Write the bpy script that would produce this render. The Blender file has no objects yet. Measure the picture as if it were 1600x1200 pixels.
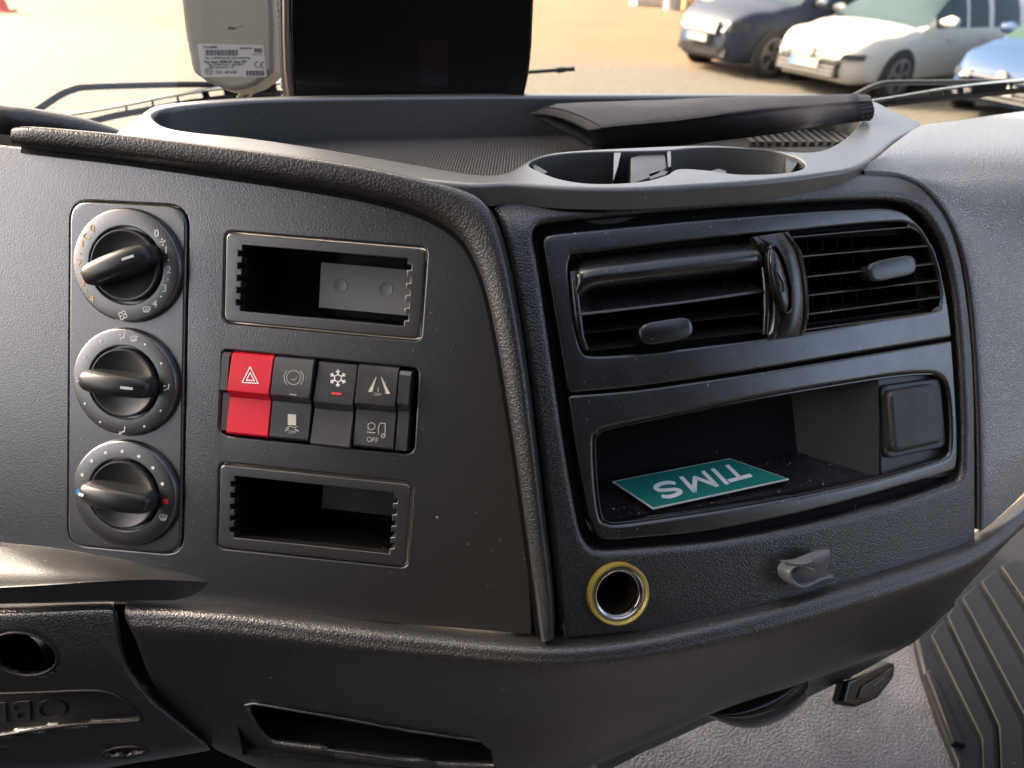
import bpy, math, random
from math import sin, cos, tan, pi, radians, sqrt, atan2
from mathutils import Vector, Matrix
from mathutils.geometry import delaunay_2d_cdt, intersect_point_line
from mathutils.interpolate import poly_3d_calc
random.seed(4)
sc = bpy.context.scene
COL = sc.collection

# ------------------------------------------------------------------ camera
F = 1150.0
CAM = Vector((0, 0, 2.2))
PITCH, ROLL = 32, 3
MR = Matrix.Rotation(radians(90 - PITCH), 3, 'X') @ Matrix.Rotation(radians(ROLL), 3, 'Z')
cd = bpy.data.cameras.new('camera')
cam = bpy.data.objects.new('camera', cd); COL.objects.link(cam)
cam.location = CAM
cam.rotation_euler = MR.to_euler()
cd.sensor_width = 36; cd.lens = F / 1600 * 36
cd.clip_start = 0.02; cd.clip_end = 400
cd.dof.use_dof = True; cd.dof.focus_distance = 0.39; cd.dof.aperture_fstop = 11.0
sc.camera = cam
# ------------------------------------------------------------------ daylight
SUN_DIR = Vector((-0.76, 0.37, 0.56)).normalized()      # towards the sun
wd = bpy.data.worlds.new("World"); sc.world = wd; wd.use_nodes = True
nt = wd.node_tree; nt.nodes.clear()
sky = nt.nodes.new('ShaderNodeTexSky'); sky.sky_type = 'NISHITA'; sky.sun_disc = False
sky.sun_elevation = math.asin(SUN_DIR.z)
sky.sun_rotation = atan2(SUN_DIR.x, SUN_DIR.y)
sky.dust_density = 7.0; sky.air_density = 0.45; sky.ozone_density = 0.2
bg = nt.nodes.new('ShaderNodeBackground'); bg.inputs[1].default_value = 0.15
wo = nt.nodes.new('ShaderNodeOutputWorld')
tint = nt.nodes.new('ShaderNodeMix'); tint.data_type = 'RGBA'; tint.blend_type = 'MULTIPLY'; tint.inputs[0].default_value = 1; tint.inputs[7].default_value = (1.06, 1.0, 0.89, 1)   # hazy, slightly warm sky
nt.links.new(sky.outputs[0], tint.inputs[6]); nt.links.new(tint.outputs[2], bg.inputs[0]); nt.links.new(bg.outputs[0], wo.inputs[0])
sd = bpy.data.lights.new('sun', 'SUN'); sd.energy = 2.4; sd.angle = radians(0.5); sd.color = (1, 0.88, 0.70)
sun = bpy.data.objects.new('sun', sd); COL.objects.link(sun)
sun.rotation_euler = SUN_DIR.to_track_quat('Z', 'Y').to_euler()
sc.view_settings.view_transform = 'Standard'; sc.view_settings.look = 'None'
sc.view_settings.exposure = 3.05; sc.view_settings.gamma = 1
sc.view_settings.use_curve_mapping = False
sc.cycles.max_bounces = 8; sc.cycles.transparent_max_bounces = 12
sc.cycles.sample_clamp_indirect = 8

# ------------------------------------------------------------------ surfaces
def ray(x, y):
    return MR @ Vector(((x - 800) / F, -(y - 600) / F, -1))
def c2w(v): return MR @ Vector(v)
def pt(x, y, d): return CAM + ray(x, y) * d
def project(P):
    q = MR.transposed() @ (P - CAM)
    return (800 + F * q.x / -q.z, 600 - F * q.y / -q.z)
class Surf:
    def __init__(s, o, N, U, hf=None):
        s.o = Vector(o); s.N = Vector(N).normalized(); s.U = Vector(U)
        s.U = (s.U - s.N * s.U.dot(s.N)).normalized(); s.V = s.N.cross(s.U)
        s.hf = hf
    def h(s, u, v): return s.hf(u, v) if s.hf else 0.0
    def P(s, u, v, w=0.0): return s.o + s.U * u + s.V * v + s.N * (w + s.h(u, v))
    def uv(s, x, y, w=0.0):
        d = ray(x, y); t = 0.0
        dn = d.dot(s.N); c = (CAM - s.o).dot(s.N); hh = w
        for _ in range(12):
            t = (hh - c) / dn
            q = CAM + d * t - s.o
            u, v = q.dot(s.U), q.dot(s.V)
            if not s.hf: break
            hh = w + s.h(u, v)
        return (u, v)
    def at(s, x, y, w=0.0):
        u, v = s.uv(x, y, w); return s.P(u, v, w)
    def dep(s, x, y, w=0.0):
        return -(MR.transposed() @ (s.at(x, y, w) - CAM)).z
    def loop(s, px, w=0.0): return [s.uv(x, y, w) for x, y in px]

NL = c2w((-0.0937, -0.1195, 1)).normalized()
L = Surf(pt(500, 625, 0.36), NL, c2w((0.993, -0.097, 0.065)))
A_, T_ = radians(20), radians(30)
seamP = pt(870, 650, L.dep(870, 650) + 0.007)
R = Surf(seamP, (sin(A_) * cos(T_), -cos(A_) * cos(T_), sin(T_)), (cos(A_), sin(A_), 0))
V1 = R.uv(1000, 352)[1]
R.hf = lambda u, v: 0.5 * u * (0.24 - u) - 24.0 * max(0.0, v - V1) ** 2
zT = R.at(1081, 311).z + 0.009
T = Surf((0, 0.4, zT), (0, 0, 1), (1, 0, 0))

# ------------------------------------------------------------------ mesh helpers
def area(p): return 0.5 * sum(p[i][0] * p[(i + 1) % len(p)][1] - p[(i + 1) % len(p)][0] * p[i][1] for i in range(len(p)))
def ccw(p): return list(p) if area(p) > 0 else list(reversed(p))
def inpoly(x, y, p):
    c = False; j = len(p) - 1
    for i in range(len(p)):
        if (p[i][1] > y) != (p[j][1] > y) and x < (p[j][0] - p[i][0]) * (y - p[i][1]) / (p[j][1] - p[i][1]) + p[i][0]: c = not c
        j = i
    return c
def rounded(p, r, n=6):
    """fillet every corner of a closed 2-D loop"""
    out = []; m = len(p)
    for i in range(m):
        a, b, c = Vector(p[i - 1]), Vector(p[i]), Vector(p[(i + 1) % m])
        rr = r[i] if isinstance(r, (list, tuple)) else r
        d1, d2 = a - b, c - b
        k = min(rr, d1.length * 0.48, d2.length * 0.48)
        if k < 1e-6: out.append(tuple(b)); continue
        p1, p2 = b + d1.normalized() * k, b + d2.normalized() * k
        for j in range(n + 1):
            t = j / n; q = p1 * (1 - t) ** 2 + b * 2 * t * (1 - t) + p2 * t * t
            out.append((q.x, q.y))
    return out
def spline(p, n=6, closed=True):
    """Catmull-Rom through the points"""
    out = []; m = len(p); seg = m if closed else m - 1
    dim = len(p[0])
    for i in range(seg):
        if closed: q = [p[(i + k - 1) % m] for k in range(4)]
        else: q = [p[max(0, min(m - 1, i + k - 1))] for k in range(4)]
        for j in range(n):
            t = j / n
            out.append(tuple(0.5 * (2 * q[1][d] + (q[2][d] - q[0][d]) * t + (2 * q[0][d] - 5 * q[1][d] + 4 * q[2][d] - q[3][d]) * t * t + (3 * q[1][d] - q[0][d] - 3 * q[2][d] + q[3][d]) * t ** 3) for d in range(dim)))
    if not closed: out.append(tuple(p[-1]))
    return out
def resample(p, n):
    """n points at equal spacing on an open polyline (any dimension)"""
    L_ = [0]
    for i in range(1, len(p)): L_.append(L_[-1] + math.dist(p[i], p[i - 1]))
    out = []; j = 0
    for k in range(n):
        s = L_[-1] * k / (n - 1)
        while j < len(p) - 2 and L_[j + 1] < s: j += 1
        t = (s - L_[j]) / max(1e-9, L_[j + 1] - L_[j])
        out.append(tuple(p[j][d] + (p[j + 1][d] - p[j][d]) * t for d in range(len(p[0]))))
    return out
def dense(p, step):
    out = []
    for i in range(len(p)):
        a, b = p[i], p[(i + 1) % len(p)]; n = max(1, int(math.dist(a, b) / step))
        for j in range(n): out.append((a[0] + (b[0] - a[0]) * j / n, a[1] + (b[1] - a[1]) * j / n))
    return out
def clean(p, eps=1e-5):
    out = []
    for q in p:
        if not out or math.dist(q, out[-1]) > eps: out.append(q)
    while len(out) > 2 and math.dist(out[0], out[-1]) <= eps: out.pop()
    return out
def offset(p, d):
    """move a CCW loop inwards by d"""
    out = []; m = len(p)
    for i in range(m):
        a, b, c = Vector(p[i - 1]), Vector(p[i]), Vector(p[(i + 1) % m])
        e1, e2 = (b - a), (c - b)
        if e1.length < 1e-9: e1 = e2
        if e2.length < 1e-9: e2 = e1
        n1 = Vector((-e1.y, e1.x)).normalized(); n2 = Vector((-e2.y, e2.x)).normalized()
        k = (n1 + n2); 
        if k.length < 1e-6: k = n1
        k = k.normalized(); s = d / max(0.5, k.dot(n1))
        out.append((b.x + k.x * s, b.y + k.y * s))
    return out
BASE = {}
def obj(name, verts, faces, m, parent=None, smooth=38, mats=None, fm=None):
    me = bpy.data.meshes.new(name)
    b = BASE.get(parent.name, Vector()) if parent else None
    vv = [Vector(v) for v in verts]
    if b is None:
        xs = [v.x for v in vv]; ys = [v.y for v in vv]; zs = [v.z for v in vv]
        b = Vector(((min(xs) + max(xs)) / 2, (min(ys) + max(ys)) / 2, min(zs)))
        loc = b
    else: loc = Vector()
    me.from_pydata([v - b for v in vv], [], faces); me.validate(); me.update()
    o = bpy.data.objects.new(name, me); COL.objects.link(o)
    o.location = loc
    BASE[o.name] = b
    for k in (m if isinstance(m, (list, tuple)) else [m]): me.materials.append(k)
    if fm:
        for p_, k in zip(me.polygons, fm): p_.material_index = k
    if parent: o.parent = parent
    if smooth:
        me.polygons.foreach_set('use_smooth', [True] * len(me.polygons))
        me.set_sharp_from_angle(angle=radians(smooth))
    return o
def tag(o, label=None, cat=None, group=None, kind=None):
    if label: o['label'] = label
    if cat: o['category'] = cat
    if group: o['group'] = group
    if kind: o['kind'] = kind
    return o
def thing(name, loc, label, cat, group=None):
    o = bpy.data.objects.new(name, None); COL.objects.link(o); o.location = loc
    o.empty_display_size = 0.02
    BASE[o.name] = Vector(loc)
    return tag(o, label, cat, group)
class MB:
    def __init__(s): s.v = []; s.f = []
    def add(s, v, f):
        n = len(s.v); s.v += [Vector(q) for q in v]; s.f += [tuple(i + n for i in q) for q in f]; return s
    def build(s, name, m, parent=None, smooth=38): return obj(name, s.v, s.f, m, parent, smooth)
def plate_mesh(S, outer, holes=(), w=0.0, thick=0.004, bev=0.0008, nb=3, grid=None, hthick=None, back=False):
    """a solid plate lying on surface S: loops in S's (u,v), top at w, rounded rim, holes with walls"""
    v = []; f = []
    loops = [(ccw(clean(outer)), 1, thick, bev)]
    for k, h in enumerate(holes):
        hb = bev; ht = hthick if hthick is not None else thick
        if isinstance(h, dict): hb = h.get('bev', bev); ht = h.get('thick', ht); h = h['p']
        loops.append((ccw(clean(h)), -1, ht, hb))
    top2d = []; edges = []; tests = []
    for lp, sg, th, bv in loops:
        ins = offset(lp, bv * sg) if bv > 0 else lp
        tests.append(ins)
        s0 = len(top2d); top2d += ins
        edges += [(s0 + i, s0 + (i + 1) % len(ins)) for i in range(len(ins))]
        rings = []
        n = max(1, nb) if bv > 0 else 0
        for j in range(1, n + 1):
            a = j / n * pi / 2
            lo = offset(lp, sg * bv * (1 - sin(a)))
            rings.append([(q[0], q[1], w - bv * (1 - cos(a))) for q in lo])
        rings.append([(q[0], q[1], w - th) for q in lp])
        prev = [(q[0], q[1], w) for q in ins]
        b0 = len(v); v += [S.P(*q) for q in prev]
        for rg in rings:
            b1 = len(v); v += [S.P(*q) for q in rg]
            m = len(rg)
            for i in range(m):
                j = (i + 1) % m
                q = (b0 + i, b1 + i, b1 + j, b0 + j)
                f.append(q if sg > 0 else tuple(reversed(q)))
            b0 = b1
    if grid:
        us = [q[0] for q in top2d]; vs = [q[1] for q in top2d]
        u = min(us) + grid / 2
        while u < max(us):
            t = min(vs) + grid / 2
            while t < max(vs):
                if inpoly(u, t, tests[0]) and not any(inpoly(u, t, h) for h in tests[1:]): top2d.append((u, t))
                t += grid
            u += grid
    r = delaunay_2d_cdt([Vector(q) for q in top2d], edges, [], 0, 1e-7)
    b0 = len(v); v += [S.P(q.x, q.y, w) for q in r[0]]
    for tri in r[2]:
        cx = sum(r[0][i].x for i in tri) / len(tri); cy = sum(r[0][i].y for i in tri) / len(tri)
        if inpoly(cx, cy, tests[0]) and not any(inpoly(cx, cy, h) for h in tests[1:]):
            q = tuple(b0 + i for i in tri)
            a2 = area([(r[0][i].x, r[0][i].y) for i in tri])
            f.append(q if a2 > 0 else tuple(reversed(q)))
            if back and False: pass
    # weld the rim to the face
    return v, f
def wn(o):
    md = o.modifiers.new('normals', 'WEIGHTED_NORMAL'); md.mode = 'FACE_AREA'; md.weight = 100; md.keep_sharp = True
def weld(o, d=1e-6):
    import bmesh
    bm = bmesh.new(); bm.from_mesh(o.data); bmesh.ops.remove_doubles(bm, verts=bm.verts, dist=d); bm.to_mesh(o.data); bm.free()
def plate(name, S, outer, m, parent=None, holes=(), **k):
    v, f = plate_mesh(S, outer, holes, **k)
    o = obj(name, v, f, m, parent, 0); weld(o)
    o.data.polygons.foreach_set('use_smooth', [True] * len(o.data.polygons)); o.data.set_sharp_from_angle(angle=radians(40))
    wn(o)
    return o
def circle(cu, cv, r, n=48, a0=0): return [(cu + r * cos(a0 + 2 * pi * i / n), cv + r * sin(a0 + 2 * pi * i / n)) for i in range(n)]
def lathe(S, cu, cv, prof, n=64, close=True):
    """profile [(r,w)] turned about S's normal at (cu,cv)"""
    v = []; f = []
    for r, w in prof:
        for i in range(n):
            a = 2 * pi * i / n; v.append(S.P(cu + r * cos(a), cv + r * sin(a), w))
    for k in range(len(prof) - 1):
        for i in range(n):
            j = (i + 1) % n; f.append((k * n + i, k * n + j, (k + 1) * n + j, (k + 1) * n + i))
    if close and prof[-1][0] < 1e-5: pass
    return v, f
def box(S, u0, u1, v0, v1, w0, w1):
    v = [S.P(u, t, w) for w in (w0, w1) for t in (v0, v1) for u in (u0, u1)]
    return v, [(0, 2, 3, 1), (4, 5, 7, 6), (0, 1, 5, 4), (2, 6, 7, 3), (0, 4, 6, 2), (1, 3, 7, 5)]
def loft(rings, closed_ring=True, caps=True):
    v = []; f = []; n = len(rings[0])
    for r in rings: v += [Vector(q) for q in r]
    for k in range(len(rings) - 1):
        for i in range(n if closed_ring else n - 1):
            j = (i + 1) % n; f.append((k * n + i, k * n + j, (k + 1) * n + j, (k + 1) * n + i))
    if caps and closed_ring:
        f.append(tuple(reversed(range(n)))); f.append(tuple(range((len(rings) - 1) * n, len(rings) * n)))
    return v, f
def tube(path, r, n=10, up=Vector((0, 0, 1)), flat=1.0, caps=True):
    P = [Vector(p) for p in path]; rings = []
    for i, p in enumerate(P):
        t = (P[min(i + 1, len(P) - 1)] - P[max(i - 1, 0)]).normalized()
        a = up.cross(t)
        if a.length < 1e-4: a = Vector((1, 0, 0)).cross(t)
        a.normalize(); b = t.cross(a)
        rr = r[i] if isinstance(r, (list, tuple)) else r
        rings.append([p + a * rr * cos(2 * pi * k / n) + b * rr * flat * sin(2 * pi * k / n) for k in range(n)])
    return loft(rings, True, caps)
def bar(a, b, wx, wy, up=Vector((0, 0, 1))):
    a, b = Vector(a), Vector(b); t = (b - a).normalized(); x = up.cross(t).normalized() * wx / 2; y = t.cross(x).normalized() * wy / 2
    v = [p + sx * x + sy * y for p in (a, b) for sx, sy in ((-1, -1), (1, -1), (1, 1), (-1, 1))]
    return v, [(3, 2, 1, 0), (4, 5, 6, 7), (0, 1, 5, 4), (1, 2, 6, 5), (2, 3, 7, 6), (3, 0, 4, 7)]
def lips(name, v, holes, r, m, parent):
    """rounded lip round an opening cut in a patch"""
    inv = MR.transposed(); pr = [(project(p), -(inv @ (p - CAM)).z) for p in v]
    for h in holes:
        h = dense(h, 8.0); ds = []
        for x, y in h:
            c = sorted(((q[0] - x) ** 2 + (q[1] - y) ** 2, d) for q, d in pr)[:6]
            ds.append(sum(d for _, d in c) / 6)
        n = len(h)
        for _ in range(3): ds = [(ds[i - 1] + ds[i] + ds[(i + 1) % n]) / 3 for i in range(n)]
        v_, f_ = tube([pt(x, y, d) for (x, y), d in zip(h + [h[0]], ds + [ds[0]])], r, 8, MR @ Vector((.1, .2, 1)), caps=False)
        obj(name, v_, f_, m, parent, 60)
def patch(rows, nu=8, nv=8, holes=(), snap=True):
    """smooth sheet through rows of (px,py,depth)"""
    g = [[pt(*q) for q in r] for r in rows]
    rr = [spline([tuple(p) for p in r], nu, False) for r in g]
    cols = list(zip(*rr))
    cc = [spline(list(c), nv, False) for c in cols]
    nc = len(cc); nr = len(cc[0])
    v = [Vector(cc[c][r]) for r in range(nr) for c in range(nc)]
    f = []
    hs = [dense(h, 2.0) for h in holes]
    if hs:
        px = [project(p) for p in v]
        bad = [any(inpoly(x, y, h) for h in holes) for x, y in px]
    for r in range(nr - 1):
        for c in range(nc - 1):
            q = (r * nc + c, (r + 1) * nc + c, (r + 1) * nc + c + 1, r * nc + c + 1)
            if hs and any(inpoly(sum(px[i][0] for i in q) / 4, sum(px[i][1] for i in q) / 4, h) for h in holes): continue
            f.append(q)
    if hs:
        used = {}
        cnt = {}
        for q in f:
            for i in range(4):
                e = tuple(sorted((q[i], q[(i + 1) % 4]))); cnt[e] = cnt.get(e, 0) + 1
        bv = set(i for e, k in cnt.items() if k == 1 for i in e)
        for i in bv:
            x, y = px[i]
            for h in hs:
                b = min(h, key=lambda q: (q[0] - x) ** 2 + (q[1] - y) ** 2)
                if math.dist(b, (x, y)) < 14:
                    d = -(MR.transposed() @ (v[i] - CAM)).z
                    v[i] = pt(b[0], b[1], d)
    return v, f
def ribbon(S, pts, wd_, w, th=0.00012):
    """a thin printed stroke on a surface"""
    mb = MB()
    for i in range(len(pts) - 1):
        a, b = Vector(pts[i]), Vector(pts[i + 1]); d = b - a
        if d.length < 1e-7: continue
        d.normalize(); n = Vector((-d.y, d.x)) * wd_ / 2; e = d * wd_ * 0.3
        q = [a - e - n, b + e - n, b + e + n, a - e + n]
        ww = w + 0.000004 * (i % 5)
        mb.add([S.P(p.x, p.y, ww) for p in q] + [S.P(p.x, p.y, ww + th) for p in q], [(4, 5, 6, 7), (0, 1, 5, 4), (1, 2, 6, 5), (2, 3, 7, 6), (3, 0, 4, 7)])
    return mb
def dot(S, u, v, r, w, th=0.00015, n=16):
    c = circle(u, v, r, n)
    return [S.P(p[0], p[1], w) for p in c] + [S.P(p[0], p[1], w + th) for p in c], [tuple(range(n, 2 * n))] + [(i, (i + 1) % n, n + (i + 1) % n, n + i) for i in range(n)]
def text_mesh(S, s, u, v, size, rot, w, th=0.0001, bold=0.0, ax='CENTER', sx=1.0):
    c = bpy.data.curves.new('t', 'FONT'); c.body = s; c.size = 1; c.align_x = ax; c.align_y = 'CENTER'; c.offset = bold; c.resolution_u = 4
    c.extrude = 0.5
    o = bpy.data.objects.new('t', c); COL.objects.link(o)
    dg = bpy.context.evaluated_depsgraph_get(); me = o.evaluated_get(dg).to_mesh()
    cr, sr = cos(rot), sin(rot); vv = []
    for q in me.vertices:
        x, y = q.co.x * size * sx, q.co.y * size
        vv.append(S.P(u + x * cr - y * sr, v + x * sr + y * cr, w + (q.co.z + 0.5) * th))
    ff = [tuple(p.vertices) for p in me.polygons]
    bpy.data.objects.remove(o, do_unlink=True); bpy.data.curves.remove(c)
    return vv, ff

# ------------------------------------------------------------------ materials
def M(name, col, rough=0.5, spec=0.5, metal=0.0, bump=None, dust=0.0, var=0.0, coat=0.0, smudge=0.0, emis=None, trans=0.0, ior=None):
    m = bpy.data.materials.new(name); m.use_nodes = True; n = m.node_tree.nodes; l = m.node_tree.links
    b = n['Principled BSDF']
    b.inputs['Base Color'].default_value = (*col, 1); b.inputs['Roughness'].default_value = rough
    b.inputs['Specular IOR Level'].default_value = spec; b.inputs['Metallic'].default_value = metal
    b.inputs['Coat Weight'].default_value = coat
    if coat: b.inputs['Coat Roughness'].default_value = 0.15 if coat > .75 or coat < .7 else 0.34
    if trans: b.inputs['Transmission Weight'].default_value = trans
    geo = n.new('ShaderNodeNewGeometry')
    pos = geo.outputs['Position']
    def noise(scale, detail=2, rough_=0.5):
        t = n.new('ShaderNodeTexNoise'); t.inputs['Scale'].default_value = scale; t.inputs['Detail'].default_value = detail; t.inputs['Roughness'].default_value = rough_
        l.new(pos, t.inputs['Vector']); return t.outputs['Fac']
    def ramp(x, a, b_, c0=0.0, c1=1.0):
        t = n.new('ShaderNodeMapRange'); t.inputs[1].default_value = a; t.inputs[2].default_value = b_; t.inputs[3].default_value = c0; t.inputs[4].default_value = c1
        l.new(x, t.inputs[0]); return t.outputs[0]
    def math_(op, a, b_=None):
        t = n.new('ShaderNodeMath'); t.operation = op
        for i, q in enumerate((a, b_)):
            if q is None: continue
            if isinstance(q, (int, float)): t.inputs[i].default_value = q
            else: l.new(q, t.inputs[i])
        return t.outputs[0]
    colout = None
    def mixc(fac, a, b_):
        t = n.new('ShaderNodeMix'); t.data_type = 'RGBA'
        l.new(fac, t.inputs[0])
        for i, q in ((6, a), (7, b_)):
            if isinstance(q, tuple): t.inputs[i].default_value = (*q, 1)
            else: l.new(q, t.inputs[i])
        return t.outputs[2]
    cur = col
    if var:
        cur = mixc(ramp(noise(var_scale.get(name, 9), 4), 0.35, 0.65), tuple(c * (1 - var) for c in col), tuple(min(1, c * (1 + var)) for c in col))
    if dust:
        vo = n.new('ShaderNodeTexVoronoi'); vo.inputs['Scale'].default_value = 300; l.new(pos, vo.inputs['Vector'])
        sp = n.new('ShaderNodeSeparateColor'); l.new(vo.outputs['Color'], sp.inputs[0])
        sz = math_('MULTIPLY', ramp(sp.outputs[0], 1 - dust * 1.6, 1.0), 0.17)
        spk = math_('LESS_THAN', vo.outputs['Distance'], sz)
        vo2 = n.new('ShaderNodeTexVoronoi'); vo2.inputs['Scale'].default_value = 1100; l.new(pos, vo2.inputs['Vector'])
        sp2 = n.new('ShaderNodeSeparateColor'); l.new(vo2.outputs['Color'], sp2.inputs[0])
        sz2 = math_('MULTIPLY', ramp(sp2.outputs[1], 1 - dust * 1.2, 1.0), 0.33)
        spk2 = math_('LESS_THAN', vo2.outputs['Distance'], sz2)
        cur = mixc(math_('MAXIMUM', spk, spk2), cur, (0.34, 0.33, 0.31))
    if not isinstance(cur, tuple): l.new(cur, b.inputs['Base Color'])
    if smudge:
        r1 = ramp(noise(38, 5, 0.65), 0.35, 0.7, rough - smudge * 0.6, rough + smudge)
        l.new(r1, b.inputs['Roughness'])
    if bump:
        kind, scale, dist, st = bump
        if kind == 'grain':
            hgt = noise(scale, 2, 0.6)
        elif kind == 'leather':
            w_ = n.new('ShaderNodeTexNoise'); w_.inputs['Scale'].default_value = scale * 0.6; l.new(pos, w_.inputs['Vector'])
            ad = n.new('ShaderNodeVectorMath'); ad.operation = 'MULTIPLY_ADD'; l.new(w_.outputs['Color'], ad.inputs[0]); ad.inputs[1].default_value = (1.1 / scale,) * 3; l.new(pos, ad.inputs[2])
            vo = n.new('ShaderNodeTexVoronoi'); vo.feature = 'DISTANCE_TO_EDGE'; vo.inputs['Scale'].default_value = scale; l.new(ad.outputs[0], vo.inputs['Vector'])
            e = ramp(vo.outputs['Distance'], 0.0, 0.25)
            hgt = math_('ADD', e, math_('MULTIPLY', noise(scale * 1.6, 2), 0.5))
        elif kind == 'dimple':
            s3 = n.new('ShaderNodeSeparateXYZ'); l.new(pos, s3.inputs[0])
            x = math_('SINE', math_('MULTIPLY', math_('ADD', s3.outputs[0], s3.outputs[1]), scale))
            y = math_('SINE', math_('MULTIPLY', math_('SUBTRACT', s3.outputs[0], s3.outputs[1]), scale))
            hgt = math_('MULTIPLY', x, y)
        bp = n.new('ShaderNodeBump'); bp.inputs['Distance'].default_value = dist; bp.inputs['Strength'].default_value = st
        l.new(hgt, bp.inputs['Height']); l.new(bp.outputs[0], b.inputs['Normal']); l.new(bp.outputs[0], b.inputs['Coat Normal'])
    if emis:
        b.inputs['Emission Color'].default_value = (*emis[:3], 1); b.inputs['Emission Strength'].default_value = emis[3]
    return m
var_scale = {'gravel': 1.2, 'sand': 0.25, 'vinyl': 22, 'floor': 30}
BLK = (0.022, 0.022, 0.024)
m_panel = M('panel grain plastic', (0.007, 0.007, 0.0072), 0.30, 1.0, bump=('grain', 1350, 0.00015, 0.85), dust=0.012, coat=0.7)
m_smooth = M('satin black plastic', (0.012, 0.012, 0.0125), 0.40, 0.7, bump=('grain', 3000, 0.0001, 0.25), dust=0.006, smudge=0.07)
m_frame = M('fine grain black plastic', (0.008, 0.008, 0.0083), 0.36, 0.95, bump=('grain', 1500, 0.00012, 0.6), dust=0.01, coat=0.7)
m_gloss = M('gloss black plastic', (0.007, 0.007, 0.0075), 0.2, 0.7, dust=0.02, smudge=0.06, bump=('grain', 300, 0.00002, 0.1))
m_vent = M('vent black plastic', (0.007, 0.007, 0.008), 0.28, 0.9, dust=0.025, smudge=0.08)
m_bezel = M('bezel black plastic', (0.006, 0.006, 0.0065), 0.30, 0.95, bump=('grain', 1500, 0.0001, 0.4), dust=0.03, smudge=0.08)
m_leather = M('black leather grain', (0.012, 0.0115, 0.012), 0.38, 0.9, bump=('leather', 520, 0.00013, 0.6))
m_pad = M('soft pad leather grain', (0.012, 0.0115, 0.0115), 0.38, 0.8, bump=('leather', 600, 0.0002, 0.55), dust=0.006)
m_padr = M('haze lightened end pad grain', (0.165, 0.168, 0.166), 0.42, 1.0, bump=('leather', 560, 0.00035, 0.7))  # same dark plastic, base lightened to carry the sky's hazy reflection
m_tray = M('tray plastic', (0.06, 0.064, 0.065), 0.40, 0.9, bump=('grain', 900, 0.0002, 0.35), dust=0.01)
m_trayfloor = M('tray floor dimples', (0.025, 0.026, 0.028), 0.42, 0.9, bump=('dimple', 1700, 0.0009, 1.0), dust=0.015)
m_dark = M('cavity shade black', (0.003, 0.003, 0.003), 0.7, 0.15, dust=0.004)  # near black, so shade in cavities and gaps is in the colour
m_ledge = M('ledge grain plastic', (0.03, 0.03, 0.03), 0.5, 0.25, bump=('grain', 1100, 0.0002, 0.7), dust=0.012)
m_pocket = M('pocket plastic', (0.014, 0.013, 0.013), 0.55, 0.3, bump=('grain', 1500, 0.0001, 0.4))
m_white = M('white print', (0.75, 0.75, 0.73), 0.5)
m_faint = M('faded white print', (0.34, 0.34, 0.32), 0.55)
m_cream = M('cream print', (0.55, 0.52, 0.42), 0.5)
m_orange = M('orange print', (0.85, 0.5, 0.12), 0.5)
m_blue = M('blue print', (0.03, 0.28, 0.75), 0.45)
m_redp = M('red print', (0.75, 0.03, 0.03), 0.45)
for _m, _w, _i in ((m_panel, 1, 1.75), (m_frame, 1, 1.75), (m_bezel, .5, 1.5), (m_pad, .4, 1.5), (m_padr, 1, 1.6), (m_tray, .6, 1.5)):
    _b = _m.node_tree.nodes['Principled BSDF']; _b.inputs['Coat Weight'].default_value = _w; _b.inputs['Coat IOR'].default_value = _i; _b.inputs['Coat Roughness'].default_value = .34
m_red = M('red switch plastic', (0.62, 0.012, 0.03), 0.36, 0.5, bump=('grain', 2600, 0.0001, 0.2), smudge=0.05)
m_switch = M('switch grey black plastic', (0.026, 0.026, 0.027), 0.36, 0.9, bump=('grain', 2600, 0.0001, 0.25), dust=0.01, smudge=0.1)

# ================================================================== CAB SHELL (out of frame, walls and openings shaped for the light on the dashboard)
m_cab = M('cab lining', (0.02, 0.019, 0.018), 0.8, 0.3)
def slab(mb, x0, x1, y0, y1, z0, z1):
    mb.add([(x, y, z) for z in (z0, z1) for y in (y0, y1) for x in (x0, x1)], [(0, 2, 3, 1), (4, 5, 7, 6), (0, 1, 5, 4), (2, 6, 7, 3), (0, 4, 6, 2), (1, 3, 7, 5)])
mb = MB()
XL, XR, YB, YF, ZF, ZR = -0.85, 1.35, -1.10, 0.95, 1.15, 2.85
HX0, HX1, HY0, HY1 = -.25, .95, -.45, .495                      # unseen opening added in the roof for top light on the dash
slab(mb, XL - .05, HX0, YB, YF - 0.45, ZR, ZR + .05); slab(mb, HX1, XR + .05, YB, YF - 0.45, ZR, ZR + .05)
slab(mb, HX0, HX1, YB, HY0, ZR, ZR + .05); slab(mb, HX0, HX1, HY1, YF - 0.45, ZR, ZR + .05)               # roof
slab(mb, XL - .05, XR + .05, YB - .05, YB, ZF, ZR + .05)         # rear wall
q_ = L.at(178, 905, .014); EDGE = q_.y + (q_.x - XL) / SUN_DIR.x * -1 * SUN_DIR.y * 1.0
print('EDGE', EDGE, q_)
for X in (XL, XR):
    slab(mb, X - .03, X + .03, YB, 1.15, ZF, 2.06)                 # below the side window
    slab(mb, X - .03, X + .03, YB, 1.15, 2.76, 3.3)  # carried above the roof to keep sun off the dash
    slab(mb, X - .03, X + .03, YB, -0.68 if X < 0 else -0.42, 2.06, 2.76)
    slab(mb, X - .03, X + .03, EDGE, 1.15, 2.06, 2.76)             # pillar, run on past the windscreen to block the sun
tag(mb.build('cab_lining', m_cab, None, 0), kind='structure')
m_floorv = M('vinyl', (0.10, 0.10, 0.112), 0.5, 0.5, bump=('leather', 300, 0.0005, 0.6), dust=.02, var=0.3, smudge=0.1)
mb = MB(); slab(mb, XL, XR, YB, YF, ZF - .05, ZF)
tag(mb.build('cab_floor', m_floorv, None, 0), kind='structure')

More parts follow.
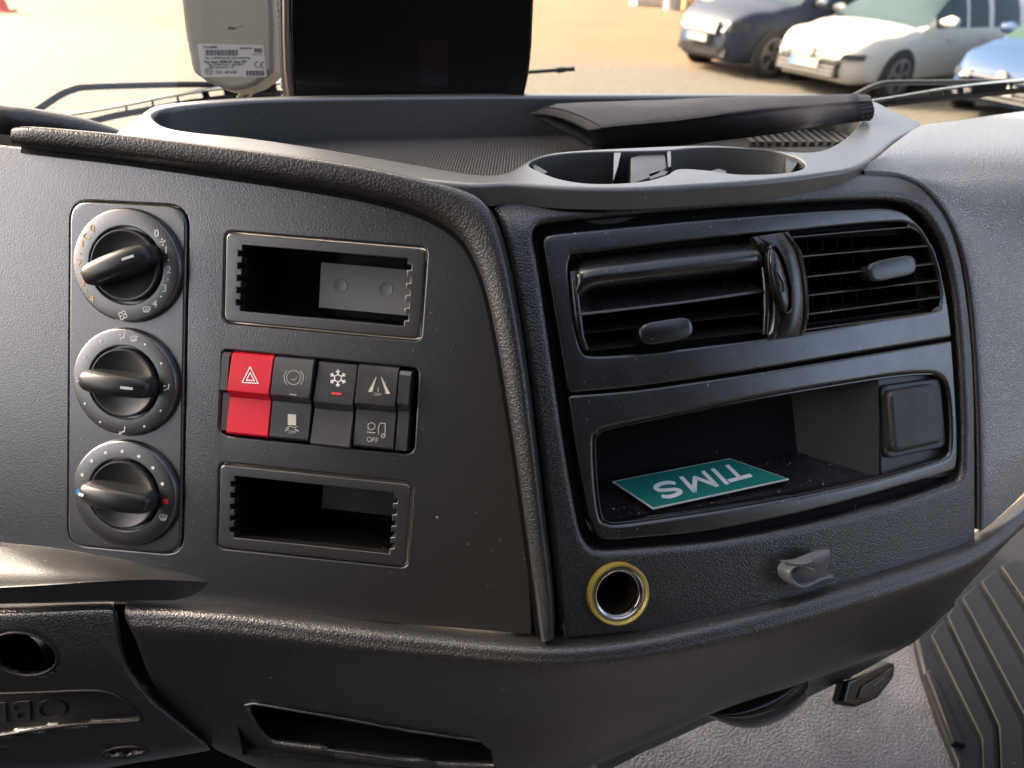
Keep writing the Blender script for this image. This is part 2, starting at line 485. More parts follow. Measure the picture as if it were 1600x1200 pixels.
# ================================================================== DASHBOARD
dash = thing('dashboard', (0, 0.36, 1.6), 'black grained truck dashboard with driver pod, vent console and padded lower edge', 'dashboard')

# ---- left instrument panel
pan = spline([(300, 261), (450, 284), (590, 308), (690, 335), (735, 372), (760, 425), (778, 510), (794, 610), (809, 710), (824, 830), (832, 980)], 5, False)
pan += [(830, 992), (500, 965), (200, 941), (0, 945), (-160, 950), (-160, 208), (0, 226), (150, 243)]
fr1 = [(354.7, 363.5), (665, 389.4), (655, 530), (351.4, 501.8)]
fr2 = [(345.4, 725), (643, 756.6), (633.7, 884.6), (341.7, 853.8)]
swo = [(348.5, 547), (653.8, 576), (646, 710), (342, 679.6)]
plt_ = [(112, 314), (293.5, 323), (284, 866), (108, 850)]
def q2(px, r, S=L): return rounded(S.loop(px), r, 6)
h_fr = [offset(ccw(q2(f_, 0.003)), -0.0007) for f_ in (fr1, fr2)]
h_sw = q2(swo, [0.002, 0.003, 0.005, 0.005])
h_pl = offset(ccw(q2(plt_, 0.010)), -0.0004)
plate('control_panel', L, L.loop(pan), m_panel, dash, holes=[h_fr[0], h_fr[1], h_sw, h_pl], w=0, thick=0.004, bev=0.0012, nb=3, hthick=0.012)

# ---- ledge moulding at the lower left of the panel
def wl(x, y, w): return (x, y, L.dep(x, y, w))
rows = [[wl(x, y, -0.0005) for x, y in ((-160, 822), (-60, 835), (0, 845), (80, 853), (160, 866), (240, 882), (310, 899), (345, 908))],
        [wl(x, y, w) for x, y, w in ((-160, 832, .002), (-60, 845, .002), (0, 853, .002), (80, 861, .002), (160, 874, .0018), (240, 889, .0015), (310, 903, .0002), (347, 910, -.0015))],
        [wl(x, y, w) for x, y, w in ((-160, 880, .016), (-60, 888, .016), (0, 890, .0155), (80, 891, .014), (160, 895, .011), (240, 901, .0045), (310, 907, .0008), (350, 911, -.0015))],
        [wl(x, y, w) for x, y, w in ((-160, 918, .021), (-60, 917, .021), (0, 915, .020), (80, 911, .018), (160, 907, .014), (240, 905, .006), (310, 909, .0010), (353, 913, -.0015))],
        [wl(x, y, w) for x, y, w in ((-160, 926, .020), (-60, 924, .020), (0, 921, .0195), (80, 917, .0175), (160, 912, .0135), (240, 910, .0055), (310, 912, .0008), (356, 915, -.0015))],
        [wl(x, y, w) for x, y, w in ((-160, 950, .010), (-60, 946, .010), (0, 943, .009), (80, 940, .008), (160, 938, .006), (240, 938, .001), (310, 938, -.0008), (360, 938, -.002))]]
v, f = patch(rows, 6, 6)
obj('ledge_moulding', v, f, m_ledge, dash, 70)

# ---- padded rim round the pod
outer = [(36, 200), (64, 201), (200, 213), (400, 237), (560, 260), (660, 281), (725, 299), (757, 318), (775, 350), (790, 400), (806, 480), (822, 580), (836, 690), (850, 810), (861, 900), (868, 988)]
inner = [(32, 238), (64, 242), (190, 257), (380, 284), (520, 306), (620, 328), (680, 352), (716, 378), (738, 413), (756, 463), (774, 549), (789, 640), (803, 730), (818, 840), (829, 920), (838, 992)]
outer = resample(spline(outer, 6, False), 110); inner = resample(spline(inner, 6, False), 110)
seam_ = []
for k in range(110):
    a = Vector(inner[k]); j = min(k + 1, 109); d = Vector(inner[j]) - Vector(inner[j - 1]); n2 = Vector((d.y, -d.x)).normalized()
    g_ = 7.0
    seam_.append([L.at(*(a - n2 * 1.0), .0006), L.at(*(a - n2 * 1.0), .0010), L.at(*(a + n2 * (g_ + 4)), .0010), L.at(*(a + n2 * (g_ + 4)), .0006)])
    inner[k] = tuple(a + n2 * g_)
v, f = loft(seam_, True, True); obj('rim_shade_strip', v, f, m_dark, dash, 0)  # raised dark strip; shade of the gap under the rim as colour
rings = []
for k in range(110):
    a = L.at(*inner[k], 0.001); b = L.at(*outer[k], 0.004)
    mid = (a + b) / 2; ax = (b - a) / 2; N = L.N
    prof = [(-1.0, -0.003), (-1.0, 0.002)]
    for j in range(1, 12):
        t = pi - pi * j / 12
        c_, s_ = cos(t), sin(t)
        prof.append((math.copysign(abs(c_) ** 0.7, c_), 0.002 + 0.0065 * abs(s_) ** 0.6))
    prof += [(1.0, 0.002), (1.0, -0.022), (0.5, -0.022)]
    sc_ = 1.0
    e = min(k, 109 - k)
    if e < 4: sc_ = (0.86, 0.95, 0.985, 0.995)[e]
    rings.append([mid + ax * x * (sc_ if e < 4 else 1) + N * (w if w < 0 else w * sc_) for x, w in prof])
v, f = loft(rings, True, True)
obj('padded_rim', v, f, m_leather, dash, 60)

# ---- hood roll behind the rim, top left
path = [pt(-120, 160, .46), pt(-60, 178, .44), (pt(0, 186, .43)), pt(60, 193, .44), pt(120, 204, .45), pt(170, 219, .46), pt(215, 240, .47)]
path = [Vector(q) for q in spline([tuple(p) for p in path], 5, False)]
v, f = tube(path, 0.0085, 16)
obj('hood_edge', v, f, m_leather, dash, 70)
hu = [pt(-200, 188, .45), pt(66, 204, .45), pt(66, 262, .42), pt(-200, 250, .42)]  # black filler sheet added to keep the gap by the hood dark
obj('hood_gap_filler', hu + [q + MR @ Vector((0, 0, -.01)) for q in hu], [(0, 3, 2, 1), (4, 5, 6, 7), (0, 1, 5, 4), (1, 2, 6, 5), (2, 3, 7, 6), (3, 0, 4, 7)], m_dark, dash, 0)

# ---- tray deck with lip, tray well and cup wells
rim = spline([(170, 222), (178, 208), (192, 196), (212, 184), (226, 172), (250, 163), (330, 155), (430, 150), (600, 147), (830, 145), (1100, 145), (1280, 147), (1340, 152), (1372, 160), (1395, 172), (1415, 181), (1436, 188)], 4, False)
rim += spline([(1442, 194), (1432, 202), (1400, 218), (1370, 243), (1334, 262), (1290, 270), (1237, 277), (1175, 283), (1081, 289), (987, 294), (894, 293), (800, 287), (735, 288), (620, 276), (480, 255), (300, 234)], 4, False)
hole = spline([(240, 180), (262, 169), (330, 161), (430, 155), (600, 152), (830, 150), (1100, 150), (1270, 151), (1332, 158), (1348, 172), (1335, 200), (1305, 224), (1270, 236), (1220, 235), (1150, 228), (1090, 226), (1000, 229), (900, 234), (850, 240), (822, 250), (795, 266), (765, 272), (715, 267), (600, 247), (480, 227), (380, 213), (300, 205), (258, 196)], 4)
cup = spline([(826, 257), (845, 246), (880, 240), (930, 237), (985, 236), (1030, 235), (1050, 234), (1080, 231), (1120, 230), (1170, 232), (1220, 238), (1250, 248), (1258, 260), (1240, 268), (1200, 272), (1150, 272), (1105, 266), (1060, 264), (1040, 274), (1000, 284), (930, 287), (880, 281), (845, 269)], 4)
holeuv, cupuv = T.loop(hole), T.loop(cup)
plate('tray_deck', T, T.loop(rim), m_tray, dash, holes=[dict(p=holeuv, bev=.003, thick=.03), dict(p=cupuv, bev=.0008, thick=.032)], w=0, thick=.0105, bev=.0025, nb=4, grid=0.03)
fl = T.loop([(150, 190), (230, 160), (600, 146), (1100, 146), (1370, 150), (1380, 200), (1290, 236), (1230, 229), (1100, 222), (900, 228), (800, 258), (700, 275), (300, 215)])
plate('tray_floor', T, fl, m_trayfloor, dash, w=-.028, thick=.003, bev=0)
v, f = plate_mesh(T, offset(ccw(clean(cupuv)), -.002), w=-.031, thick=.003, bev=0)
obj('cup_floor', v, f, m_smooth, dash, 0)
# ribs across the tray floor by the passenger side
mb = MB()
for k in range(15):
    x = 1170 + k * 13
    u, vv = T.uv(x, 226, -.028)
    mb.add(*box(T, u, u + .0035, vv - .005, vv + .085, -.028, -.0245))
mb.build('floor_rib', m_tray, dash, 0)
# divider and spring clips in the cup well
div = MB()
dpx = [(985, 246), (1004, 240), (1040, 239), (1043, 262), (1030, 272), (985, 288)]
v, f = plate_mesh(T, T.loop(dpx, -.002), w=-.002, thick=.03, bev=.001); div.add(v, f)
div.build('cup_divider', m_smooth, dash)
for px_ in ([(958, 239), (972, 238), (966, 262), (958, 284)], [(1041, 235), (1049, 234), (1049, 262), (1044, 262)]):
    v, f = plate_mesh(T, T.loop(px_, -.001), w=-.0005, thick=.03, bev=.0006); obj('cup_clip', v, f, m_gloss, dash)
for px_ in ([(828, 254), (836, 256), (856, 268), (850, 272), (836, 266)], [(1012, 272), (1030, 266), (1045, 267), (1040, 273), (1016, 280)], [(1105, 268), (1122, 263), (1136, 267), (1134, 272)], [(1228, 244), (1252, 246), (1236, 270), (1228, 270)]):
    v, f = plate_mesh(T, T.loop(px_, -.002), w=-.002, thick=.006, bev=.0006); obj('cup_clip', v, f, m_smooth, dash)

# ---- vent console pad (grained) with its recess
pad = [(772, 322), (790, 312), (890, 312), (1081, 307), (1175, 303), (1240, 294), (1300, 281), (1345, 268)]
pad += spline([(1400, 272), (1440, 290), (1478, 335), (1502, 400), (1517, 500), (1524, 600), (1526, 700), (1526, 850)], 5, False)
pad += [(1300, 925), (1080, 985), (884, 1000), (876, 960), (858, 800), (836, 620), (812, 470), (793, 380)]
rec = [(836, 372), (839, 358), (850, 350), (900, 343), (1000, 334), (1100, 326), (1250, 316), (1340, 312), (1400, 313), (1440, 328), (1470, 368), (1489, 430), (1500, 520), (1506, 620), (1507, 700), (1503, 745), (1480, 758), (1400, 785), (1300, 812), (1200, 833), (1100, 849), (1000, 857), (945, 860), (922, 852), (906, 815), (884, 690), (862, 540), (846, 430)]
rec = L_rec = spline(rec, 4)
plate('console_pad', R, dense(R.loop(pad), .006), m_pad, dash, holes=[dict(p=R.loop(rec), bev=.004, thick=.012), dict(p=circle(*R.uv(968, 929, .003), .0125, 40), bev=.0005, thick=.012)], w=0, thick=.016, bev=.003, nb=5, grid=.006)
v, f = plate_mesh(R, R.loop([(800, 332), (1100, 312), (1400, 292), (1540, 400), (1548, 790), (1300, 850), (900, 890)]), w=-.009, thick=.002, bev=0, grid=.008,
                  holes=[R.loop([(905, 415), (1200, 372), (1440, 362), (1455, 480), (930, 545)]), R.loop([(922, 665), (1190, 600), (1495, 560), (1505, 735), (1300, 800), (1000, 850), (925, 840)])])
obj('recess_backing', v, f, m_dark, dash, 30)
v, f = plate_mesh(R, R.loop([(775, 330), (1000, 308), (1400, 285), (1560, 400), (1565, 800), (1540, 850), (1300, 930), (1080, 990), (880, 1000), (850, 800)]), w=-.10, thick=.002, bev=0)
obj('rear_carrier', v, f, m_dark, dash, 0)
# beading between console pad and end pad
bead = spline([(1346, 272), (1385, 274), (1412, 280), (1440, 294), (1470, 325), (1496, 378), (1511, 440), (1520, 520), (1526, 620), (1529, 720), (1529, 826)], 5, False)
v, f = tube([R.at(x, y, -.0015) for x, y in bead], .0026, 10, R.N)
obj('beading', v, f, m_leather, dash, 70)

# ---- end pad on the passenger side
def rd(x, y, e=0): return (x, y, R.dep(min(x, 1560), y, 0) + e + max(0, x - 1560) * .00022)
tz = -.003
def td(x, y): return (x, y, T.dep(x, y, tz))
rows = [[(1436, 196, .508), (1500, 188, .525), (1560, 179, .555), (1640, 169, .585), (1760, 160, .62)],
        [(1404, 219, .46), (1470, 210, .482), (1540, 203, .502), (1630, 196, .522), (1760, 190, .55)],
        [(1372, 245, .425), (1430, 240, .440), (1510, 236, .456), (1620, 232, .474), (1760, 225, .50)],
        [(1343, 270, R.dep(1343, 270) + .003), (1415, 272, .425), (1490, 272, .438), (1600, 268, .455), (1760, 265, .480)],
        [rd(1420, 285, .004), (1460, 300, .430), (1515, 306, .4365), (1600, 310, .451), (1760, 310, .474)],
        [rd(1497, 378, .003), rd(1520, 380, .000), rd(1560, 384, .001), rd(1630, 388, .004), rd(1760, 390, .010)],
        [rd(1520, 500, .003), rd(1537, 502, -.001), rd(1580, 504, -.002), rd(1650, 506, .001), rd(1760, 508, .006)],
        [rd(1528, 650, .003), rd(1545, 650, -.001), rd(1585, 650, -.002), rd(1655, 650, .001), rd(1760, 650, .006)],
        [rd(1529, 760, .003), rd(1546, 750, -.002), rd(1585, 728, -.004), rd(1655, 690, -.002), rd(1760, 640, .004)],
        [rd(1529, 832, .006), rd(1552, 815, .004), rd(1590, 780, .004), rd(1660, 710, .006), rd(1760, 660, .01)]]
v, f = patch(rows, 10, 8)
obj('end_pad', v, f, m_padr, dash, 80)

# ---- lower padded section
def sd_(x, y):
    if x <= 830: return L.dep(x, y, 0)
    if x >= 880: return R.dep(min(x, 1560), y, 0) + max(0, x - 1560) * .0004
    return (L.dep(830, y) + R.dep(880, y)) / 2
xs = [196, 350, 500, 670, 855, 1000, 1150, 1300, 1450, 1535, 1610, 1720]
y1 = [936, 944, 958, 977, 994, 983, 951, 912, 867, 834, 775, 690]
y2 = [948, 957, 974, 994, 1010, 999, 967, 927, 881, 847, 788, 700]
y2b = [966, 975, 993, 1012, 1027, 1016, 984, 942, 896, 858, 798, 710]
x3 = [212, 358, 505, 675, 857, 1003, 1155, 1306, 1455, 1540, 1615, 1722]
y3 = [1000, 1008, 1024, 1040, 1053, 1042, 1010, 966, 914, 872, 808, 718]
x4 = [248, 385, 530, 695, 865, 1010, 1160, 1318, 1458, 1530, 1606, 1722]
y4 = [1080, 1090, 1100, 1111, 1119, 1106, 1064, 1014, 944, 888, 816, 724]
x5 = [336, 430, 560, 715, 875, 1010, 1130, 1280, 1436, 1518, 1598, 1722]
y5 = [1170, 1205, 1222, 1222, 1210, 1160, 1108, 1058, 995, 908, 824, 730]
def lo(xx, yy, off): return [(x, y, sd_(x0, ya) + off) for x, y, x0, ya in zip(xx, yy, xs, y1)]
rows = [lo(xs, [y - 8 for y in y1], .014), lo(xs, y1, .003), lo(xs, y2, -.0075), lo(xs, y2b, -.0105), lo(x3, y3, -.008), lo(x4, y4, .014), lo(x5, y5, .042),
        [(x, y - 14, sd_(x0, ya) + .12) for x, y, x0, ya in zip(x5, y5, xs, y1)]]
recess = [(383, 1102), (396, 1099), (480, 1113), (560, 1127), (640, 1142), (720, 1153), (754, 1158), (768, 1172), (772, 1198), (700, 1195), (634, 1189), (550, 1177), (472, 1167), (425, 1161), (408, 1145)]
v, f = patch(rows, 12, 10, holes=[recess])
lp = obj('lower_pad', v, f, m_pad, dash, 80)
lips('opening_edge', v, [recess], .0009, m_pad, dash)
md = lp.modifiers.new('thick', 'SOLIDIFY'); md.thickness = .003; md.offset = -1
# left face of the lower pad's end
# dark pocket behind the lower recess
rp = [pt(x, y, sd_(600, 975) + .03) for x, y in [(360, 1080), (790, 1140), (800, 1215), (380, 1180)]]
rq = [p + Vector((0, .09, 0)) for p in rp]
obj('pocket', rp + rq, [(4, 5, 6, 7), (0, 4, 5, 1), (1, 5, 6, 2), (3, 2, 6, 7), (0, 3, 7, 4)], m_dark, dash, 0)

# ---- knee panel, lower left
xs_ = [-160, -60, 30, 105, 166, 178]
def kd(x, y, o): return (x, y, L.dep(x, 940) + o)
krow = lambda ys, o, dx=0: [kd(x + dx * i / 5, y, o) for i, (x, y) in enumerate(zip(xs_, ys))]
rows = [krow([944, 943, 942, 939, 937, 937], .016), krow([950, 949, 947, 943, 941, 942], .004), krow([960, 958, 955, 951, 949, 951], -.002), krow([976, 973, 970, 966, 964, 966], -.004),
        krow([1040, 1040, 1038, 1036, 1036, 1040], .002, 14), krow([1090, 1090, 1088, 1086, 1086, 1092], .010, 50), krow([1150, 1150, 1148, 1146, 1142, 1142], .022, 112), krow([1200, 1200, 1198, 1188, 1176, 1170], .034, 147),
        krow([1215, 1215, 1210, 1196, 1180, 1172], .07, 147)]
import itertools
hole_r = [(36 + 54 * cos(a), 1022 + 33 * sin(a) + 6 * cos(a)) for a in [2 * pi * k / 40 for k in range(40)]]
pocket = spline([(-150, 1090), (-60, 1086), (60, 1082), (150, 1079), (185, 1088), (208, 1106), (220, 1122), (205, 1127), (120, 1132), (40, 1143), (-60, 1160), (-150, 1172)], 4)
slot_ = [(195 + 34 * cos(a), 1175 + 8 * sin(a) - 3 * cos(a)) for a in [2 * pi * k / 24 for k in range(24)]]
v, f = patch(rows, 14, 9, holes=[hole_r, pocket, slot_])
kp = obj('knee_panel', v, f, m_pad, dash, 80)
lips('opening_edge', v, [hole_r, pocket, slot_], .0009, m_pocket, dash)
md = kp.modifiers.new('thick', 'SOLIDIFY'); md.thickness = .003; md.offset = -1
# pockets behind its openings
dk = L.dep(36, 1022)
S2 = Surf(pt(36, 1024, dk + .012), NL, c2w((1, 0, 0)))
v, f = lathe(S2, 0, 0, [(.0175, .006), (.0168, .0), (.016, -.014), (.0005, -.016)], 40)
obj('round_well', v, f, m_gloss, dash)
v, f = lathe(S2, 0, 0.001, [(.005, -.010), (.0045, -.009), (.0005, -.0088)], 6)
obj('screw', v, f, m_smooth, dash)
S3 = Surf(pt(40, 1120, dk + .026), c2w((0, 0.35, 1)), c2w((1, 0, 0)))
pb = [pt(x, y, dk + .022) for x, y in [(-170, 1070), (230, 1070), (235, 1140), (-170, 1190)]]
obj('label_pocket', pb, [(0, 3, 2, 1)], m_pocket, dash, 0)
mb = MB()
v, f = text_mesh(Surf(pt(36, 1109, dk + .0212), c2w((0, 0, 1)), c2w((1, .06, 0))), 'OBD', 0, 0, .016, pi, 0, .0005, sx=1.5); mb.add(v, f)
mb.build('embossed_letters', m_pocket, dash, 0)
obj('slot_backing', [pt(x, y, dk + .045) for x, y in [(150, 1155), (240, 1155), (240, 1195), (150, 1195)]], [(0, 3, 2, 1)], m_dark, dash, 0)
# dark carrier between knee panel and lower pad and behind everything
bk = [pt(x, y, d) for x, y, d in [(-200, 935, .42), (900, 960, .44), (900, 1240, .50), (-200, 1240, .50)]]
bk2 = [p + Vector((0, .02, 0)) for p in bk]
obj('inner_carrier', bk + bk2, [(0, 3, 2, 1), (4, 5, 6, 7), (0, 1, 5, 4), (1, 2, 6, 5), (2, 3, 7, 6), (3, 0, 4, 7)], m_dark, dash, 0)
# carrier behind the seam between pod and console
a = [L.at(x, y, -.02) for x, y in [(700, 330), (850, 330), (900, 1000), (800, 1000)]]
obj('seam_backing', a, [(0, 3, 2, 1)], m_dark, dash, 0)

# ---- lower carrier with flap, under the console
def under(px, d0, d1):
    return [pt(x, y, d) for (x, y), d in zip(px, [d0 + (d1 - d0) * i / (len(px) - 1) for i in range(len(px))])]
top = under([(880, 1190), (1000, 1150), (1110, 1106), (1260, 1058), (1340, 1030), (1430, 985), (1490, 930)], .435, .50)
bot = under([(930, 1215), (1000, 1178), (1110, 1128), (1262, 1090), (1345, 1050), (1428, 1004), (1492, 946)], .475, .55)
rings = [[a, a + Vector((0, .05, -.004)), b + Vector((0, .05, 0)), b] for a, b in zip(top, bot)]
v, f = loft(rings, True, True)
obj('lower_carrier', v, f, m_smooth, dash, 40)
# release flap: crescent bowl
cr0 = spline([(1104, 1118), (1150, 1107), (1200, 1088), (1240, 1072), (1263, 1066)], 5, False)
cr1 = spline([(1106, 1119), (1140, 1134), (1180, 1139), (1225, 1124), (1262, 1094)], 5, False)
cr0 = resample(cr0, 24); cr1 = resample(cr1, 24); rings = []
for i in range(24):
    t = i / 23; s = sin(pi * min(1, t * 1.0)) ** .5 if t < 1 else 0
    a = pt(*cr0[i], .452 + .012 * t); b = pt(*cr1[i], .462 + .012 * t); n = (CAM - a).normalized()
    r_ = []
    for j in range(9):
        q = j / 8; r_.append(a.lerp(b, q) + n * .010 * sin(pi * q) * max(.1, s) - n * .012 * (q > .99))
    r_ += [b + Vector((0, .03, .006)), a + Vector((0, .03, 0))]
    rings.append(r_)
v, f = loft(rings, True, True)
fl_ = obj('release_flap', v, f, m_gloss, dash, 50)

# ================================================================== CLIMATE CONTROL UNIT
ccu = thing('climate_control', L.at(200, 860), 'black heater control plate with three rotary dials stacked on the pod', 'climate control')
plate('faceplate', L, q2(plt_, 0.010), m_frame, ccu, w=0.0012, thick=.010, bev=.0012, nb=3)
DIALS = [((196.3, 414.7), 167.5, (195.3, 415.8), 114.5, radians(24), 3.4), ((193, 598), 161.2, (191.3, 598.5), 107, radians(-2), 3.4), ((193, 772.8), 162, (192.5, 775), 107.5, radians(-4), 3.4)]
WR = .0012
def ringsurf(c): return L.uv(*c)
dial_c = []; RINGS = []
for k, (c, dia, ci, di, ang, _) in enumerate(DIALS):
    hR = .0035 + WR
    u, vv = L.uv(c[0], c[1], hR); ru = (L.uv(c[0] + dia / 2, c[1], hR)[0] - L.uv(c[0] - dia / 2, c[1], hR)[0]) / 2
    ri = ru * 0.685
    dial_c.append((u, vv, ru, ri, hR))
    prof = [(ru + .0006, -.001), (ru + .0004, WR + .0012), (ru, hR - .0008), (ru - .0005, hR - .0002), (ru - .001, hR), (ri + .0006, hR), (ri + .0001, hR - .0004), (ri, hR - .003), (ri, WR - .002), (0.0001, WR - .002)]
    v, f = lathe(L, u, vv, prof, 96)
    rg = obj('dial_ring', v, f, m_frame, ccu, 30); RINGS.append(rg)
    # knob: dished disc plus a tall grip bar
    rk = ri - .0013
    prof = [(rk, WR - .002), (rk, hR + .0005), (rk - .0003, hR + .0013), (rk - .0009, hR + .0015), (rk - .0016, hR + .0011), (rk * .6, hR - .001), (0.0001, hR - .0018)]
    v, f = lathe(L, u, vv, prof, 96)
    mk = MB(); mk.add(v, f)
    # bar
    Lb = ri * .985; rings = []
    ca, sa = cos(ang), sin(ang)
    nst = 28
    for i in range(nst + 1):
        t = -1 + 2 * i / nst; x = t * Lb
        e = sqrt(max(0, 1 - abs(t) ** 14))
        hw = ri * .30 * (.90 + .10 * cos(t * pi / 2)) * max(.6, e)
        top = hR + .0125 - .0035 * t * t - (.002 * (1 - e)); 
        pr = [(-hw * 1.06, hR - .0015), (-hw * 1.0, top - .0042), (-hw * .93, top - .0018), (-hw * .72, top - .0004), (-hw * .3, top + .0002), (hw * .3, top + .0002), (hw * .72, top - .0004), (hw * .93, top - .0018), (hw, top - .0042), (hw * 1.06, hR - .0015)]
        rings.append([L.P(u + x * ca - y * sa, vv + x * sa + y * ca, w) for y, w in pr])
    v, f = loft(rings, True, True)
    mk.add(v, f)
    kn = mk.build('knob', M('knob black plastic', (0.02, 0.02, 0.021), .33, .5, bump=('grain', 2600, .0001, .2), smudge=.05) if k == 0 else bpy.data.materials['knob black plastic'], ccu, 50)
    # pointer line
    s = -1 if k == 2 else 1
    def bp(x): 
        t = x / Lb; return hR + .0125 - .0035 * t * t + .0002
    x0, x1 = (s * Lb * .36, s * Lb * .66) if k < 2 else (-Lb * .98 * .93, -Lb * .74)
    vs = []
    q0, q1 = min(x0, x1), max(x0, x1)
    for x in (q0, q1):
        for y in (-.0006, .0006):
            for dz in (-.0001, .00035): vs.append(L.P(u + x * ca - y * sa, vv + x * sa + y * ca, bp(x) + dz))
    obj('pointer', vs, [(1, 3, 7, 5), (0, 1, 5, 4), (2, 6, 7, 3), (0, 2, 3, 1), (4, 5, 7, 6)], m_white, kn, 0)

# ---- markings on the rings
class Pen:
    """print strokes and letters with pixel positions on a surface at height w"""
    def __init__(s, S, w, sc_=None): s.S, s.w = S, w; s.groups = {}
    def _mb(s, m): return s.groups.setdefault(m.name, (m, MB()))[1]
    def txt(s, st, x, y, hpx, m, rot=0, bold=0.0, sx=1.0):
        u, v = s.S.uv(x, y, s.w); v2 = s.S.uv(x, y - hpx / 2, s.w)[1]
        size = abs(v2 - v) * 2 / .7
        s._mb(m).add(*text_mesh(s.S, st, u, v, size, rot, s.w, .00012, bold, sx=sx))
    def dot(s, x, y, rpx, m):
        u, v = s.S.uv(x, y, s.w); r = abs(s.S.uv(x + rpx, y, s.w)[0] - u); s._mb(m).add(*dot(s.S, u, v, r, s.w))
    def line(s, pts, wpx, m):
        q = [s.S.uv(x, y, s.w) for x, y in pts]; wd_ = abs(s.S.uv(pts[0][0] + wpx, pts[0][1], s.w)[0] - q[0][0])
        b = ribbon(s.S, q, wd_, s.w); s._mb(m).add(b.v, b.f)
    def poly(s, pts, m):
        v = [s.S.P(*s.S.uv(x, y, s.w), s.w) for x, y in pts]; v2 = [p + s.S.N * .00012 for p in v]; n = len(v)
        s._mb(m).add(v + v2, [tuple(reversed(range(n, 2 * n))), tuple(range(n, 2 * n))] if False else [tuple(range(n, 2 * n))])
    def circ(s, x, y, r, wpx, m, a0=0, a1=360, n=20, ry=None):
        ry = ry or r
        s.line([(x + r * cos(radians(a0 + (a1 - a0) * i / n)), y + ry * sin(radians(a0 + (a1 - a0) * i / n))) for i in range(n + 1)], wpx, m)
    def out(s, name, parent):
        for m, mb in s.groups.values(): mb.build(name, m, parent, 0)
def demist(p, x, y, s, m, w=.9):
    p.line([(x - 6 * s, y - 3 * s), (x - 3 * s, y - 4.6 * s), (x + 3 * s, y - 4.6 * s), (x + 6 * s, y - 3 * s), (x + 4 * s, y + 3 * s), (x - 4 * s, y + 3 * s), (x - 6 * s, y - 3 * s)], w, m)
    for d in (-2.2, 0, 2.2): p.line([(x + d * s, y - 2 * s), (x + (d + .7) * s, y), (x + (d - .5) * s, y + 2.2 * s), (x + d * s, y + 4.6 * s)], w * .8, m)
def seatman(p, x, y, s, m, up=True, down=True):
    p.line([(x + 3 * s, y - 4 * s), (x + 2.6 * s, y + 1.5 * s), (x - 1.5 * s, y + 2 * s), (x - 3.5 * s, y + 5 * s)], 1.5, m)
    p.dot(x + 3.6 * s, y - 6 * s, 1.1 * s, m)
    if up: p.line([(x - 5 * s, y - 3 * s), (x - 1.5 * s, y - 3.4 * s)], 1.2, m); p.line([(x - 4 * s, y - 5 * s), (x - 5.5 * s, y - 3 * s), (x - 3.8 * s, y - 1.6 * s)], 1, m)
    if down: p.line([(x - 5 * s, y + 2.4 * s), (x - 5.6 * s, y + 5 * s)], 1.2, m)
w1 = dial_c[0][4] + .00005
p = Pen(L, w1)
for ch, x, y in (('0', 143.8, 357.5), ('1', 128.8, 381.5), ('2', 124, 411), ('3', 129.5, 441), ('4', 143.5, 467)): p.txt(ch, x, y, 11.5, m_orange)
for x, y in ((125, 396.5), (125, 426.5), (135, 454.5)): p.dot(x, y, 1.2, m_orange)
p.circ(136, 369, 5, 1.2, m_orange, 20, 250); p.line([(131, 366), (130, 371), (134, 372)], 1.2, m_orange)
for ch, x, y in (('0', 244.8, 365), ('1', 259.6, 391), ('2', 264, 422), ('3', 257.5, 451), ('4', 242, 475)): p.txt(ch, x, y, 11.5, m_white)
for x, y in ((263.2, 406.3), (262.5, 437), (251.5, 463.5)): p.dot(x, y, 1.2, m_white)
p.line([(250, 378), (258, 378)], 1, m_white); p.dot(253.5, 374, 1.3, m_white); p.dot(254.5, 382.5, 1.3, m_white); p.dot(257.5, 376, 1, m_white)
demist(p, 229, 484, 1.0, m_white)
for a in (0, 90, 180, 270):
    cx, cy = 192 + 4 * cos(radians(a + 20)), 492.5 + 4 * sin(radians(a + 20)); p.circ(cx, cy, 2.9, 1.1, m_white, a - 140, a + 140, 12)
p.out('marking', RINGS[0])
p = Pen(L, w1)
seatman(p, 192, 526, .95, m_white, True, False); demist(p, 209.5, 529.5, .95, m_white)
for x, y in ((157.5, 532.5), (226.5, 538), (132.5, 557.5), (252, 568), (132.5, 630.5), (251, 641.5), (156.5, 659.5), (225.5, 666)): p.dot(x, y, 1.6, m_white)
seatman(p, 123, 593, .9, m_white, True, False); seatman(p, 261, 606, .9, m_white); seatman(p, 192, 673, .9, m_white, False, True)
p.out('marking', RINGS[1])
p = Pen(L, w1)
for x, y in ((128.8, 741.8), (143.5, 720.2), (165.2, 707.3), (191.2, 705.2), (216.8, 713), (239, 731), (253.8, 756)): p.dot(x, y, 2.5, m_white)
p.dot(123, 768.5, 4.6, m_blue); p.dot(258.7, 784, 4.6, m_redp); demist(p, 255, 809, 1.0, m_white)
p.out('marking', RINGS[2])

# ================================================================== SLOT FRAMES
def toothed(corners, n=5, depth_=6.5, tw=.085):
    """opening outline with square notches on both short sides (pixel space)"""
    (a, b, c, d) = [Vector(q) for q in corners]
    out = [a, b]
    for (p0, p1, sg) in ((b, c, 1), (d, a, -1)):
        if sg == -1: out.append(c) if out[-1] != c else None; out.append(d)
        for k in range(n):
            t0 = .13 + .74 * k / (n - 1) - tw / 2
            for t, o in ((t0, 0), (t0, 1), (t0 + tw, 1), (t0 + tw, 0)):
                q = p0.lerp(p1, t); out.append(q + Vector((sg * depth_ * o, 0)))
        if sg == 1: out.append(c)
    res = []
    for q in out:
        if not res or (q - Vector(res[-1])).length > .01: res.append(tuple(q))
    return res
op1 = [(380, 383), (637.7, 404), (631.4, 510), (376, 486)]
op2 = [(368.5, 743.4), (616, 769), (609, 864.6), (366.4, 839.3)]
